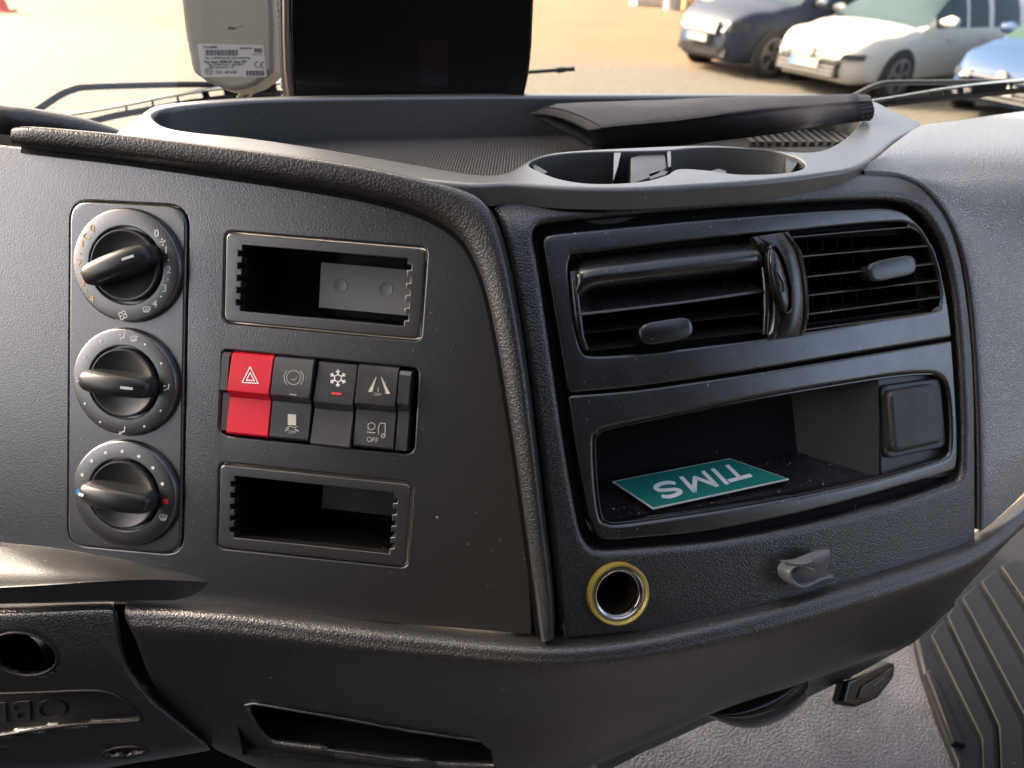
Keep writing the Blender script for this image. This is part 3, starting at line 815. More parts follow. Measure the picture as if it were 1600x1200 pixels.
for k, (fo, op, lab) in enumerate(((fr1, op1, 'empty black slot frame above the red switch, lit half of its back wall painted pale'), (fr2, op2, 'empty black slot frame below the row of switches, dark inside'))):
    t = thing('slot_frame', L.at(fo[3][0] + 150, fo[3][1]), lab, 'slot frame', 'empty slot frames in the pod')
    plate('frame', L, q2(fo, .003), m_frame, t, holes=[dict(p=L.loop(toothed(op)), bev=.0004, thick=.006)], w=.0008, thick=.008, bev=.0008, nb=3)
    c = [L.uv(*q) for q in op]
    u0, u1 = min(q[0] for q in c) - .0035, max(q[0] for q in c) + .0035; v0, v1_ = min(q[1] for q in c) - .0008, max(q[1] for q in c) + .0008
    D = -.05
    vs = [L.P(u, v, w) for w in (-.005, D) for u, v in ((u0, v0), (u1, v0), (u1, v1_), (u0, v1_))]
    obj('box_wall', vs, [(4, 5, 6, 7), (0, 1, 5, 4), (1, 2, 6, 5), (2, 3, 7, 6), (3, 0, 4, 7)], m_smooth if k == 0 else m_dark, t, 0)
    if k == 0:
        m_litwall = M('lit back wall grey', (0.2, 0.2, 0.2), .5, .5, bump=('grain', 300, .0003, .3), var=.1)  # grey block stands for the sunlit half of the back wall
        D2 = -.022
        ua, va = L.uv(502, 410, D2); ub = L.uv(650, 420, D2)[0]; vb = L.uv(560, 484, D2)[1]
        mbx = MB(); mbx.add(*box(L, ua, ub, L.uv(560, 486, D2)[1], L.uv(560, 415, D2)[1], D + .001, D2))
        for x, y in ((532, 446), (603, 452)):
            v, f = lathe(L, *L.uv(x, y, D2), [(.0037, D2 - .0002), (.0035, D2 + .0003), (.0032, D2 + .00015), (.0001, D2 + .00015)], 24); mbx.add(v, f)
        mbx.build('back_wall_block', m_litwall, t, 30)
    else:
        D2 = -.03
        obj('back_wall_block', box(L, L.uv(505, 760, D2)[0], L.uv(625, 770, D2)[0], L.uv(560, 800, D2)[1], L.uv(560, 758, D2)[1], D + .001, D2)[0], box(L, 0, 1, 0, 1, 0, 1)[1], m_smooth, t, 0)

# ================================================================== ROCKER SWITCHES
C4 = [Vector(L.uv(*q)) for q in swo]
def sq(s, t): return C4[0] * (1 - s) * (1 - t) + C4[1] * s * (1 - t) + C4[2] * s * t + C4[3] * (1 - s) * t
# housing box behind
u0, u1 = min(q.x for q in C4) - .001, max(q.x for q in C4) + .001; v0, v1_ = min(q.y for q in C4) - .001, max(q.y for q in C4) + .001
hs_ = [L.P(u, v, w) for w in (-.010, -.02) for u, v in ((u0, v0), (u1, v0), (u1, v1_), (u0, v1_))]
obj('switch_well', hs_, [(4, 5, 6, 7), (0, 1, 5, 4), (1, 2, 6, 5), (2, 3, 7, 6), (3, 0, 4, 7)], m_dark, dash, 0)
def rocker(name, s0, s1, prof, m, parent):
    n = len(prof); rings = []
    for s, e in ((s0, .0005), (s0 + .0022, 0), (s1 - .0022, 0), (s1, .0005)):
        rings.append([L.P(*sq(s, t), w - (e if w > -.004 else 0)) for t, w in prof])
    v, f = loft(rings, True, True)
    o = obj(name, v, f, m, parent, 25)
    return o
def face(s0, s1, t0, w0, t1, w1):
    a = L.P(*sq(s0, t0), w0); b = L.P(*sq(s1, t0), w0); c = L.P(*sq(s0, t1), w1)
    N = (b - a).cross(a - c).normalized()
    if N.dot(L.N) < 0: N = -N
    return Surf(a, N, b - a)
PA = [(-.02, -.009), (.005, -.001), (.02, .0006), (.06, .0016), (.43, .0046), (.445, .0045), (.53, .0012), (.56, .0013), (.93, .0034), (.955, .0028), (.965, -.009)]
PB = [(-.02, -.009), (.015, -.0025), (.03, -.001), (.07, -.0005), (.47, .0036), (.485, .0035), (.57, .0014), (.60, .0016), (.955, .0052), (.98, .0046), (.985, -.009)]
sws = [('red hazard switch with a white double triangle, first in the switch row', .052, .268, PA, m_red), ('worn black rocker with a faded parking brake ring, beside the red switch', .274, .476, PA, m_switch),
       ('black rocker with a white snowflake over a red light strip', .492, .692, PB, m_switch), ('black rocker with lane lines above and truck symbol with OFF below', .702, .905, PA, m_switch)]
W_ = []
for i, (lab, s0, s1, pr, m) in enumerate(sws):
    t = thing('rocker_switch', L.P(*sq((s0 + s1) / 2, 1), 0), lab, 'switch', 'rocker switches in the pod')
    rocker('rocker_cap', s0, s1, pr, m, t)
    W_.append((t, face(s0, s1, pr[3][0], pr[3][1], pr[4][0], pr[4][1]), face(s0, s1, pr[7][0], pr[7][1], pr[8][0], pr[8][1])))
t, A, B = W_[0]
p = Pen(A, .0001); p.line([(391, 573), (378.5, 597.5), (403.5, 599), (391, 573)], 1.6, m_white); p.line([(391, 582), (385, 594), (397.5, 595), (391, 582)], 1.6, m_white); p.out('symbol', t)
t, A, B = W_[1]
p = Pen(A, .0001); p.circ(459, 590, 11, 1.2, m_faint); p.circ(459, 590, 15, 1.3, m_faint, -45, 45, 8); p.circ(459, 590, 15, 1.3, m_faint, 135, 225, 8); p.line([(455, 592), (460, 594), (464, 590)], 1, m_faint)
p.line([(453, 616), (463, 617)], 1.6, m_faint); p.out('symbol', t)
p = Pen(B, .0001)
for yy in [648 + i * 1.5 for i in range(11)]: p.line([(450.5, yy), (462, yy + .6)], 1.9, m_cream)
p.line([(447, 669), (452, 666), (460, 668), (465, 666)], 1.2, m_faint); p.line([(446, 673), (451, 669)], 1.8, m_faint); p.line([(461, 670), (466, 674)], 1.8, m_faint); p.txt('OFF', 456, 675.5, 5.5, m_faint); p.out('symbol', t)
t, A, B = W_[2]
p = Pen(A, .0001)
for a in range(0, 360, 60):
    c_, s_ = cos(radians(a + 30)), sin(radians(a + 30)); X, Y = 528, 591
    p.line([(X + 6 * c_, Y + 6 * s_), (X + 13 * c_, Y + 13 * s_)], 1.7, m_white)
    for d in (-40, 40):
        b_ = radians(a + 30 + d); p.line([(X + 8 * c_, Y + 8 * s_), (X + 8 * c_ + 4.2 * cos(b_), Y + 8 * s_ + 4.2 * sin(b_))], 1.4, m_white)
p.line([(X_ , Y_) for X_, Y_ in [(528 + 6 * cos(radians(a + 30)), 591 + 6 * sin(radians(a + 30))) for a in range(0, 361, 60)]], 1.5, m_white)
p.line([(519, 614.5), (533, 615.5)], 3, m_redp); p.out('symbol', t)
t, A, B = W_[3]
p = Pen(A, .0001)
for x0, y0, x1, y1_, sg in ((588, 589, 579, 612, 1), (596, 590, 606, 615, -1)):
    for e in range(5): p.line([(x0, y0 + 0), (x1 + e * 1.2 * sg * -1 + 2 * sg, y1_)], 1.2, m_cream)
p.line([(591, 606), (591, 612)], 1.2, m_faint); p.txt('OFF', 590, 616.5, 5, m_faint); p.out('symbol', t)
p = Pen(B, .0001)
p.circ(580.5, 666, 5.5, 1.3, m_faint); p.line([(575, 662), (575, 671)], 1, m_faint); p.line([(574, 675), (586, 676.5)], 1.5, m_faint)
p.line([(592, 678), (591, 669), (594, 661), (602, 662), (602, 676), (600, 681)], 1.4, m_faint); p.circ(599, 681, 3, 1.3, m_faint, n=12); p.txt('OFF', 582, 687.5, 7.5, m_faint); p.out('symbol', t)
# end caps of the switch row
PC = [(0.0, -.009), (.02, .0), (.06, .002), (.45, .003), (.5, -.001), (.94, -.0005), (.97, -.009)]
PD = [(0.03, -.009), (.04, .0015), (.08, .003), (.40, .0045), (.5, .0015), (.55, .0015), (.95, .003), (.98, -.009)]
for (s0, s1, pr, lab) in ((.004, .046, PC, 'narrow black filler strip at the red end of the switch row'), (.913, .972, PD, 'narrow rounded black filler strip beside the OFF switch')):
    o = rocker('filler_strip', s0, s1, pr, m_switch, None); tag(o, lab, 'filler strip', 'filler strips in the switch row')

# ================================================================== CONSOLE BEZEL (upper part round the vents, lower part round the tray)
def RL(px, w=0, S=R): return [S.uv(x, y, w) for x, y in px]
vo_ = spline([(893, 404), (900, 397), (950, 391), (1060, 377), (1160, 367), (1230, 361), (1330, 351), (1395, 346), (1420, 347), (1438, 358), (1454, 385), (1466, 420), (1473, 455), (1473, 476), (1462, 486), (1380, 499), (1260, 519), (1150, 535), (1000, 552), (932, 556), (914, 551), (905, 530), (897, 480), (890, 425)], 4)
ub = spline([(851, 385), (852, 374), (862, 366), (900, 361), (1000, 351), (1100, 342), (1250, 331), (1340, 326), (1392, 325), (1425, 337), (1455, 374), (1474, 425), (1485, 480), (1490, 522)], 4, False)
ub += spline([(1489, 527), (1400, 542), (1280, 562), (1150, 583), (1000, 604), (893, 614)], 4, False) + spline([(888, 605), (874, 520), (860, 440)], 4, False)
con = thing('console_bezel', R.at(1180, 600), 'satin black console frame holding two air vents above the open tray', 'console frame')
plate('upper_frame', R, dense(RL(ub), .008), m_bezel, con, holes=[dict(p=RL(vo_), bev=.0016, thick=.012)], w=-.0012, thick=.010, bev=.0016, nb=4, grid=.007)
lb = spline([(1490, 532), (1495, 600), (1499, 680), (1497, 728), (1484, 738), (1440, 752), (1300, 791), (1200, 814), (1100, 832), (1000, 842), (955, 845), (936, 838), (922, 805)], 4, False) + spline([(905, 720), (890, 622)], 4, False)
lb += spline([(895, 618), (1000, 609), (1150, 588), (1280, 567), (1400, 547)], 4, False)
oo = [(930, 690), (937, 678), (955, 668), (1060, 646), (1190, 621), (1320, 599), (1400, 587), (1455, 583), (1474, 589), (1484, 606), (1489, 650), (1489, 700), (1480, 716), (1450, 727), (1370, 750), (1277, 771), (1146, 795), (1040, 811), (972, 820), (950, 818), (940, 808), (933, 760)]
oou = RL(spline(oo, 4))
plate('lower_frame', R, dense(RL(lb), .008), m_bezel, con, holes=[dict(p=oou, bev=.0022, thick=.010)], w=-.0012, thick=.009, bev=.0014, nb=4, grid=.007)
# lip round the tray opening
lipo = RL(spline(oo, 4), -.002)
v, f = plate_mesh(R, offset(ccw(clean(lipo)), -.0004), [offset(ccw(clean(lipo)), .0012)], w=-.0035, thick=.008, bev=.0005)
obj('opening_lip', v, f, m_gloss, con)

# ================================================================== AIR VENTS
def vent_box(t, px, D=-.045):
    c = RL(px, -.004); vs = [R.P(u, v, w) for w in (-.006, D) for u, v in c]
    obj('duct', vs, [(4, 5, 6, 7), (0, 1, 5, 4), (1, 2, 6, 5), (2, 3, 7, 6), (3, 0, 4, 7)], m_dark, t, 0)
def slat(S, a, b, w0, w1, th, tilt=0, bow=0):
    """blade whose front edge runs from pixel a to pixel b; goes back along the surface normal"""
    n = 12; rings = []
    (ua, va), (ub_, vb) = S.uv(a[0], a[1], w0), S.uv(b[0], b[1], w0)
    for i in range(n + 1):
        t = i / n; u = ua + (ub_ - ua) * t; v = va + (vb - va) * t + bow * sin(pi * t)
        r = [(0, w0), (th / 2 * .8, w0 - th * .25), (th / 2, w0 - th), (th / 2, w1), (-th / 2, w1), (-th / 2, w0 - th), (-th / 2 * .8, w0 - th * .25)]
        rings.append([S.P(u, v + y + tilt * (w - w0), w) for y, w in r])
    return loft(rings, True, True)
lv = thing('air_vent', R.at(1040, 552), 'driver side air vent, upper blade rolled shut, matt black tab below', 'air vent', 'air vents in the console')
vent_box(lv, [(890, 392), (1205, 360), (1222, 532), (905, 560)])
def fw(x, y, w): return (x, y, R.dep(x, y, w))
# rolled top blade with end cheek
rows = [[fw(896, 418, -.014), fw(915, 398, -.014), (1000, 386, R.dep(1000, 386, -.014)), fw(1090, 377, -.014), fw(1168, 369, -.014), fw(1180, 368, -.014)],
        [fw(893, 425, -.006), fw(912, 404, -.0075), fw(1000, 393, -.0075), fw(1090, 384, -.0075), fw(1166, 376, -.0075), fw(1182, 376, -.006)],
        [fw(894, 435, -.002), fw(914, 414, -.0015), fw(1000, 402, -.0015), fw(1090, 392, -.0015), fw(1172, 384, -.002), fw(1188, 386, -.003)],
        [fw(898, 448, .0000), fw(918, 426, .0028), fw(1000, 414, .0030), fw(1090, 404, .0030), fw(1178, 395, .0025), fw(1192, 398, -.002)],
        [fw(902, 462, 0), fw(922, 440, .0030), fw(1000, 430, .0034), fw(1090, 419, .0034), fw(1182, 408, .0028), fw(1195, 412, -.002)],
        [fw(904, 476, -.004), fw(925, 452, -.001), fw(1000, 442, -.001), fw(1090, 431, -.001), fw(1184, 419, -.001), fw(1196, 422, -.005)],
        [fw(906, 486, -.014), fw(928, 462, -.014), fw(1000, 452, -.014), fw(1090, 441, -.014), fw(1186, 429, -.014), fw(1197, 430, -.014)]]
v, f = patch(rows, 6, 5); o = obj('blade', v, f, m_vent, lv, 70)
# side cheeks
v, f = tube([R.at(x, y, w) for x, y, w in [(895, 425, -.003), (898, 455, -.0015), (902, 490, -.001), (907, 525, -.002), (914, 545, -.004)]], .0022, 8, R.N); obj('cheek', v, f, m_vent, lv, 60)
v, f = tube([R.at(x, y, w) for x, y, w in [(1183, 385, -.003), (1192, 410, -.002), (1196, 445, -.001), (1197, 485, -.001), (1195, 522, -.003)]], .002, 8, R.N); obj('cheek', v, f, m_vent, lv, 60)
v, f = slat(R, (908, 492), (1192, 456), .001, -.020, .0016, -.62, -.0006); obj('blade', v, f, m_vent, lv)
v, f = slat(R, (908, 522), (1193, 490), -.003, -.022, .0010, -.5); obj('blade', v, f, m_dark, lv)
v, f = slat(R, (914, 549), (1193, 518), -.002, -.022, .0010, -.5); obj('blade', v, f, m_dark, lv)  # lower blades near black, their shade put into the colour
def tab(t, cx, cy, wpx, hpx, w0, w1, rot, m):
    u, v = R.uv(cx, cy, w1); k = (R.uv(cx + 10, cy, w1)[0] - R.uv(cx - 10, cy, w1)[0]) / 20
    a, b = wpx * k / 2, hpx * k / 2; rings = []
    for w, sc_ in ((w0, .80), (w0 + .004, .86), (w1 - .0025, .97), (w1 - .001, 1.0), (w1 - .0003, .95), (w1, .84)):
        r = []
        for i in range(32):
            q = 2 * pi * i / 32; c_, s_ = cos(q), sin(q)
            x = math.copysign(abs(c_) ** .45, c_) * a * sc_; y = math.copysign(abs(s_) ** .7, s_) * b * sc_
            r.append(R.P(u + x * cos(rot) - y * sin(rot), v + x * sin(rot) + y * cos(rot), w))
        rings.append(r)
    v_, f_ = loft(rings, True, True); return obj('tab', v_, f_, m, t, 45)
m_tab = M('tab black plastic', (.014, .014, .015), .3, .8, dust=.02, smudge=.05)
tab(lv, 1043, 517, 84, 33, -.006, .008, radians(2), m_vent)
rv = thing('air_vent', R.at(1360, 500), 'passenger side air vent with five open level slats and a shiny tab', 'air vent', 'air vents in the console')
vent_box(rv, [(1228, 352), (1440, 338), (1480, 485), (1252, 524)])
for a, b in (((1232, 372), (1424, 355)), ((1247, 402), (1458, 384)), ((1254, 434), (1466, 412)), ((1258, 463), (1471, 438)), ((1260, 492), (1471, 464)), ((1258, 516), (1462, 488))):
    v, f = slat(R, a, b, -.0015, -.016, .0011, -.25); obj('blade', v, f, m_vent, rv)
mbf = MB()
for k in range(9):
    x = 1265 + k * 23; u, vv = R.uv(x, 430 - k * 2.6, -.020); mbf.add(*box(R, u, u + .0012, vv - .032, vv + .026, -.036, -.020))
mbf.build('inner_fin', m_dark, rv, 0)  # fins near black, shade between the slats is in the colour
v, f = tube([R.at(x, y, w) for x, y, w in [(1415, 352, -.004), (1437, 362, -.003), (1456, 392, -.002), (1466, 425, -.002), (1471, 460, -.002), (1468, 480, -.003), (1455, 488, -.004)]], .0013, 8, R.N); obj('cheek', v, f, m_vent, rv, 60)
tab(rv, 1397, 419, 76, 24, -.006, .006, radians(4), m_tab)
# separator with thumbwheel
sep = thing('airflow_control', R.at(1225, 520), 'bowed black column with a ribbed thumbwheel between the two vents', 'vent control')
la = resample([(1172, 371), (1188, 395), (1198, 430), (1203, 470), (1203, 505), (1200, 532)], 24); lb2 = resample([(1232, 362), (1250, 392), (1258, 430), (1262, 470), (1262, 500), (1257, 524)], 24)
rings = []
for k in range(24):
    t = k / 23; hgt = .0012 + .0042 * sin(pi * min(1, max(0, t))) ** .7
    a = R.at(*la[k], -.001); b = R.at(*lb2[k], -.001); r = []
    for x, h_ in ((0, -.010), (0, 0), (.05, .55), (.14, .8), (.20, .45), (.27, .75), (.5, 1.0), (.74, .8), (.82, .45), (.88, .75), (.96, .5), (1, 0), (1, -.010)):
        r.append(a.lerp(b, x) + R.N * (h_ * hgt if h_ >= 0 else h_))
    rings.append(r)
v, f = loft(rings, True, True); obj('column', v, f, m_vent, sep, 35)
def oval(cx, cy, rx, ry, rot, w, n=40):
    return [(cx + rx * cos(q) * cos(rot) - ry * sin(q) * sin(rot), cy + rx * cos(q) * sin(rot) + ry * sin(q) * cos(rot)) for q in [2 * pi * i / n for i in range(n)]]
cxy = (1217, 437); rot_ = radians(-13)
v, f = plate_mesh(R, RL(oval(*cxy, 16, 56, rot_, 0), .004), [RL(oval(*cxy, 13, 52, rot_, 0), .004)], w=.0058, thick=.003, bev=.0006); obj('wheel_surround', v, f, m_gloss, sep)
rings = []
for i in range(15):
    t = -1 + 2 * i / 14; e = sqrt(max(0.02, 1 - t * t)); r = []
    for j in range(9):
        q = -1 + 2 * j / 8
        x = cxy[0] + 11.5 * e * q * cos(rot_) - 50 * t * sin(rot_); y = cxy[1] + 11.5 * e * q * sin(rot_) + 50 * t * cos(rot_)
        r.append(R.at(x, y, .0052 + .0028 * e * sqrt(max(0, 1 - q * q)) ))
    rings.append(r)
v, f = loft(rings, False, False); obj('thumbwheel', v, f, m_vent, sep, 60)
mbf = MB()
for k in range(4):
    for dx in (-3, 3):
        x, y = cxy[0] - 8 + dx + k * 0 , cxy[1] - 24 + k * 4
        P_ = R.at(x, y, .0078); v, f = tube([P_ - R.N * .0005, P_ + R.N * .0006], .0006, 8); mbf.add(v, f)
        x, y = cxy[0] + 5 + dx, cxy[1] + 6 + k * 4
        P_ = R.at(x, y, .0080); v, f = tube([P_ - R.N * .0005, P_ + R.N * .0006], .0006, 8); mbf.add(v, f)
mbf.add(*tube([R.at(cxy[0] - 3, cxy[1] - 12, .0079), R.at(cxy[0] + 6, cxy[1] + 4, .0082)], .0004, 6))
mbf.build('raised_mark', m_tab, sep, 40)

# ================================================================== STORAGE COMPARTMENT
comp = thing('storage_tray', R.at(1150, 800, -.02), 'open black storage compartment below the vents with a dusty floor', 'storage tray')
zf = R.at(1000, 818, -.006).z - .002
FP = Surf((0, .4, zf), (0, 0, 1), (1, 0, 0))
m_cfl = M('compartment floor plastic', (.008, .008, .0085), .3, .6, bump=('grain', 2400, .0001, .3), dust=.16, smudge=.1)
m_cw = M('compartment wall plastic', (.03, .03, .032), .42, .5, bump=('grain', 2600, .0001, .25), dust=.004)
bl, brr = FP.at(925, 752), FP.at(1246, 706)
fr_ = R.at(1377, 738, -.005); fr_.z = zf
fl_p = R.at(931, 815, -.005); fl_p.z = zf
fm = [R.at(x, y, -.006) for x, y in ((985, 822), (1080, 808), (1180, 793), (1277, 773))]
for q in fm: q.z = zf
fl_all = [fl_p] + fm + [fr_, brr, bl]
dn = Vector((0, 0, -.002))
obj('tray_floor', fl_all + [q + dn for q in fl_all], [tuple(range(8)), tuple(range(15, 7, -1))] + [(i, i + 8, (i + 1) % 8 + 8, (i + 1) % 8) for i in range(8)], m_cfl, comp, 0)
def quad(name, pts, m):
    pts = [Vector(q) for q in pts]; n = (pts[1] - pts[0]).cross(pts[2] - pts[0]).normalized() * .0015
    return obj(name, pts + [q + n for q in pts], [(0, 1, 2, 3), (7, 6, 5, 4), (0, 4, 5, 1), (1, 5, 6, 2), (2, 6, 7, 3), (3, 7, 4, 0)], m, comp, 0)
ft_r, ft_l = R.at(1372, 586, -.005), R.at(925, 662, -.005)
dep_v = Vector((brr.x - fr_.x, brr.y - fr_.y, 0))
lean_ = Vector((-sin(A_), cos(A_), 0)) * .035 + Vector((0, 0, .058))
bt_r, bt_l = brr + lean_, bl + lean_
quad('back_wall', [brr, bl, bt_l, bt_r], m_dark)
quad('side_wall', [fr_, brr, bt_r, ft_r], m_cw)  # lighter copy; window light on this wall is in its colour
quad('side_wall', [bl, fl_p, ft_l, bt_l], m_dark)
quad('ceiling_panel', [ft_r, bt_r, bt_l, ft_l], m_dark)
# plate with blank button at the passenger end
bpx = [(1371, 585), (1500, 570), (1503, 742), (1377, 758)]
v, f = plate_mesh(R, RL(bpx, -.008), w=-.008, thick=.004, bev=.0008); obj('end_plate', v, f, m_cw, comp)
bt = thing('blank_cover', R.at(1430, 712, -.008), 'square padded black blanking cover set beside the open compartment', 'blanking cover')
bs = RL([(1380, 603), (1472, 590), (1481, 698), (1388, 718)], -.004)
v, f = plate_mesh(R, rounded(bs, .005, 6), w=-.0048, thick=.004, bev=.001); obj('cover_base', v, f, m_cw, bt)
bs = RL([(1388, 612), (1464, 599), (1473, 692), (1396, 709)], 0)
v, f = plate_mesh(R, rounded(bs, .005, 6), w=.0008, thick=.007, bev=.0028, nb=6); obj('cover_face', v, f, M('rubbery black', (.022, .022, .022), .48, .5, bump=('grain', 1500, .0003, .5), dust=.01, smudge=.1), bt)

# ================================================================== CARD
zc = zf + .0045
CP = Surf((.1, .34, zc), (0.0, -0.012, 1), (1, 0, 0))
A0, B0, C0, D0 = [CP.at(*q) for q in ((957, 752), (1140, 716), (1233, 748), (1021, 794))]
m_teal = M('teal card print', (.012, .17, .145), .38, .5, dust=.02, smudge=.05)
m_paper = M('white card edge', (.75, .76, .76), .5)
CS = Surf(D0, CP.N, C0 - D0)
up_, vp_ = [], []
outl = [((q - CS.o).dot(CS.U), (q - CS.o).dot(CS.V)) for q in (D0, C0, B0, A0)]
card = thing('business_card', CS.P(*outl[0]), 'teal business card with white capitals lying upside down in the tray', 'business card')
v, f = plate_mesh(CS, outl, w=-.00012, thick=.0010, bev=0); obj('card_edge', v, f, m_paper, card, 0)
v, f = plate_mesh(CS, offset(ccw(outl), .00045), w=0, thick=.0001, bev=0); obj('printed_face', v, f, m_teal, card, 0)
tp = [CS.uv(x, y, 0) for x, y in ((1045, 765), (1150, 738))]
ang_ = atan2(tp[1][1] - tp[0][1], tp[1][0] - tp[0][0])
CU, CV = (tp[0][0] + tp[1][0]) / 2, (tp[0][1] + tp[1][1]) / 2
HT = .0125; WT = math.dist(tp[0], tp[1]) * 1.28
lt = {'T': (0.0, [[(0, .9), (.8, .9)], [(.4, .9), (.4, 0)]]), 'I': (.98, [[(0, 1), (0, 0)]]), 'M': (1.36, [[(0, 0), (0, .97)], [(0, .95), (.42, .2)], [(.42, .2), (.84, .95)], [(.84, .97), (.84, 0)]]),
      'S': (2.55, [spline([(.72, .80), (.56, .90), (.36, .91), (.14, .84), (.08, .70), (.20, .58), (.45, .50), (.66, .42), (.73, .27), (.64, .13), (.42, .07), (.20, .10), (.04, .22)], 3, False)])}
mbl = MB(); ca_, sa_ = cos(ang_ + pi), sin(ang_ + pi)
for x0, strokes in lt.values():
    for st_ in strokes:
        q = []
        for x, y in st_:
            X = (x + x0 - 1.63) * WT / 3.3; Y = (y - .5) * HT; q.append((CU + X * ca_ - Y * sa_, CV + X * sa_ + Y * ca_))
        rb = ribbon(CS, q, HT * .21, .00009); mbl.add(rb.v, rb.f)
v, f = mbl.v, mbl.f
obj('lettering', v, f, m_paper, card, 0)

# ================================================================== POWER SOCKET
su, sv = R.uv(968, 929, .003)
k_ = (R.uv(988, 929, .003)[0] - R.uv(948, 929, .003)[0]) / 40
ro = 48 * k_
sock = thing('power_socket', R.P(su, sv - ro, 0), 'round metal-lined power socket with a yellowish ring in the grained pad', 'power socket')
m_yel = M('yellowed clear ring', (.34, .26, .045), .25, .5, bump=('grain', 700, .0002, .4))
m_yel.node_tree.nodes['Principled BSDF'].inputs['Subsurface Weight'].default_value = .25
m_yel.node_tree.nodes['Principled BSDF'].inputs['Subsurface Radius'].default_value = (.003, .002, .0006)
v, f = lathe(R, su, sv, [(ro, -.004), (ro, .0028), (ro * .985, .0036), (ro * .94, .0038), (ro * .88, .0030), (ro * .86, -.002)], 80); obj('light_ring', v, f, m_yel, sock, 50)
m_chr = M('dull chrome', (.55, .52, .50), .22, .5, metal=1, smudge=.1)
m_brown = M('dirty brown metal', (.09, .062, .04), .35, .5, metal=.8, smudge=.15, var=.4)
v, f = lathe(R, su, sv, [(ro * .87, -.002), (ro * .87, .0022), (ro * .84, .0028), (ro * .78, .0030), (ro * .74, .0026), (ro * .735, .0008), (ro * .70, .0006), (ro * .69, -.002)], 80); obj('metal_rim', v, f, m_chr, sock, 35)
v, f = lathe(R, su, sv, [(ro * .70, .0006), (ro * .685, -.004), (ro * .67, -.034), (ro * .3, -.035), (.0001, -.035)], 60); obj('barrel', v, f, m_brown, sock, 35)
mbf = MB()
mbf.add(*tube([R.P(su, sv, -.0349), R.P(su, sv, -.031)], .003, 12)); mbf.add(*bar(R.P(su + ro * .1, sv + ro * .60, -.008), R.P(su + ro * .05, sv + ro * .4, -.028), .003, .0008)); mbf.add(*bar(R.P(su + ro * .62, sv + ro * .1, -.008), R.P(su + ro * .45, sv + ro * .1, -.03), .004, .0008))
mbf.build('contact', m_chr, sock, 30)

# ================================================================== HOOK
hk = MB()
hp = [(1262, 862), (1240, 872), (1222, 876), (1215, 886), (1219, 901), (1232, 909), (1250, 908)]
cur = spline([(1254, 884), (1246, 881), (1236, 877), (1224, 879), (1217, 889), (1222, 902), (1236, 910), (1252, 908), (1272, 901), (1292, 898)], 5, False)
rings = []
nC = len(cur)
for i, (x, y) in enumerate(cur):
    t = i / (nC - 1)
    wtop = .017 - .008 * max(0, (t - .6) / .4)
    a = R.at(x, y, .0005); 
    j = min(i + 1, nC - 1); jm = max(i - 1, 0)
    d = Vector(cur[j]) - Vector(cur[jm]); d.normalize(); nn = Vector((-d.y, d.x)) * 2.6
    p1 = R.uv(x + nn.x, y + nn.y, 0); p0 = R.uv(x - nn.x, y - nn.y, 0)
    w0_, w1_ = -.001, wtop * .55
    rings.append([R.P(*p0, w0_), R.P(*p0, w1_ - .0006), R.P((p0[0] * .7 + p1[0] * .3), (p0[1] * .7 + p1[1] * .3), w1_), R.P((p0[0] * .3 + p1[0] * .7), (p0[1] * .3 + p1[1] * .7), w1_), R.P(*p1, w1_ - .0006), R.P(*p1, w0_)])
v, f = loft(rings, True, True); hk.add(v, f)
# upper flag of the hook
ca_ = spline([(1224, 878), (1246, 876), (1268, 868), (1285, 862), (1297, 860)], 5, False); cb_ = spline([(1250, 884), (1262, 888), (1276, 886), (1288, 882), (1297, 874)], 5, False)
cc_ = spline([(1228, 904), (1248, 912), (1268, 912), (1284, 908), (1292, 900)], 5, False)
rings = []
for i in range(len(ca_)):
    t = i / (len(ca_) - 1)
    h1 = .008 + .002 * sin(t * pi)
    r = [R.at(*ca_[i], h1), R.at((ca_[i][0] + cb_[i][0]) / 2, (ca_[i][1] + cb_[i][1]) / 2, h1 + .0012), R.at(*cb_[i], h1 - .001), R.at((cb_[i][0] + cc_[i][0]) / 2, (cb_[i][1] + cc_[i][1]) / 2, .0045 + .001 * sin(t * 3)), R.at(*cc_[i], .004)]
    rings.append(r + [q - R.N * .0035 for q in reversed(r)])
v, f = loft(rings, True, True); hk.add(v, f)
m_hook = M('grey worn rubber', (.12, .12, .125), .42, .5, bump=('grain', 500, .0003, .3), smudge=.1)
tag(hk.build('bag_hook', m_hook, None, 50), 'curled grey plastic bag hook on the grained pad below the compartment', 'hook')

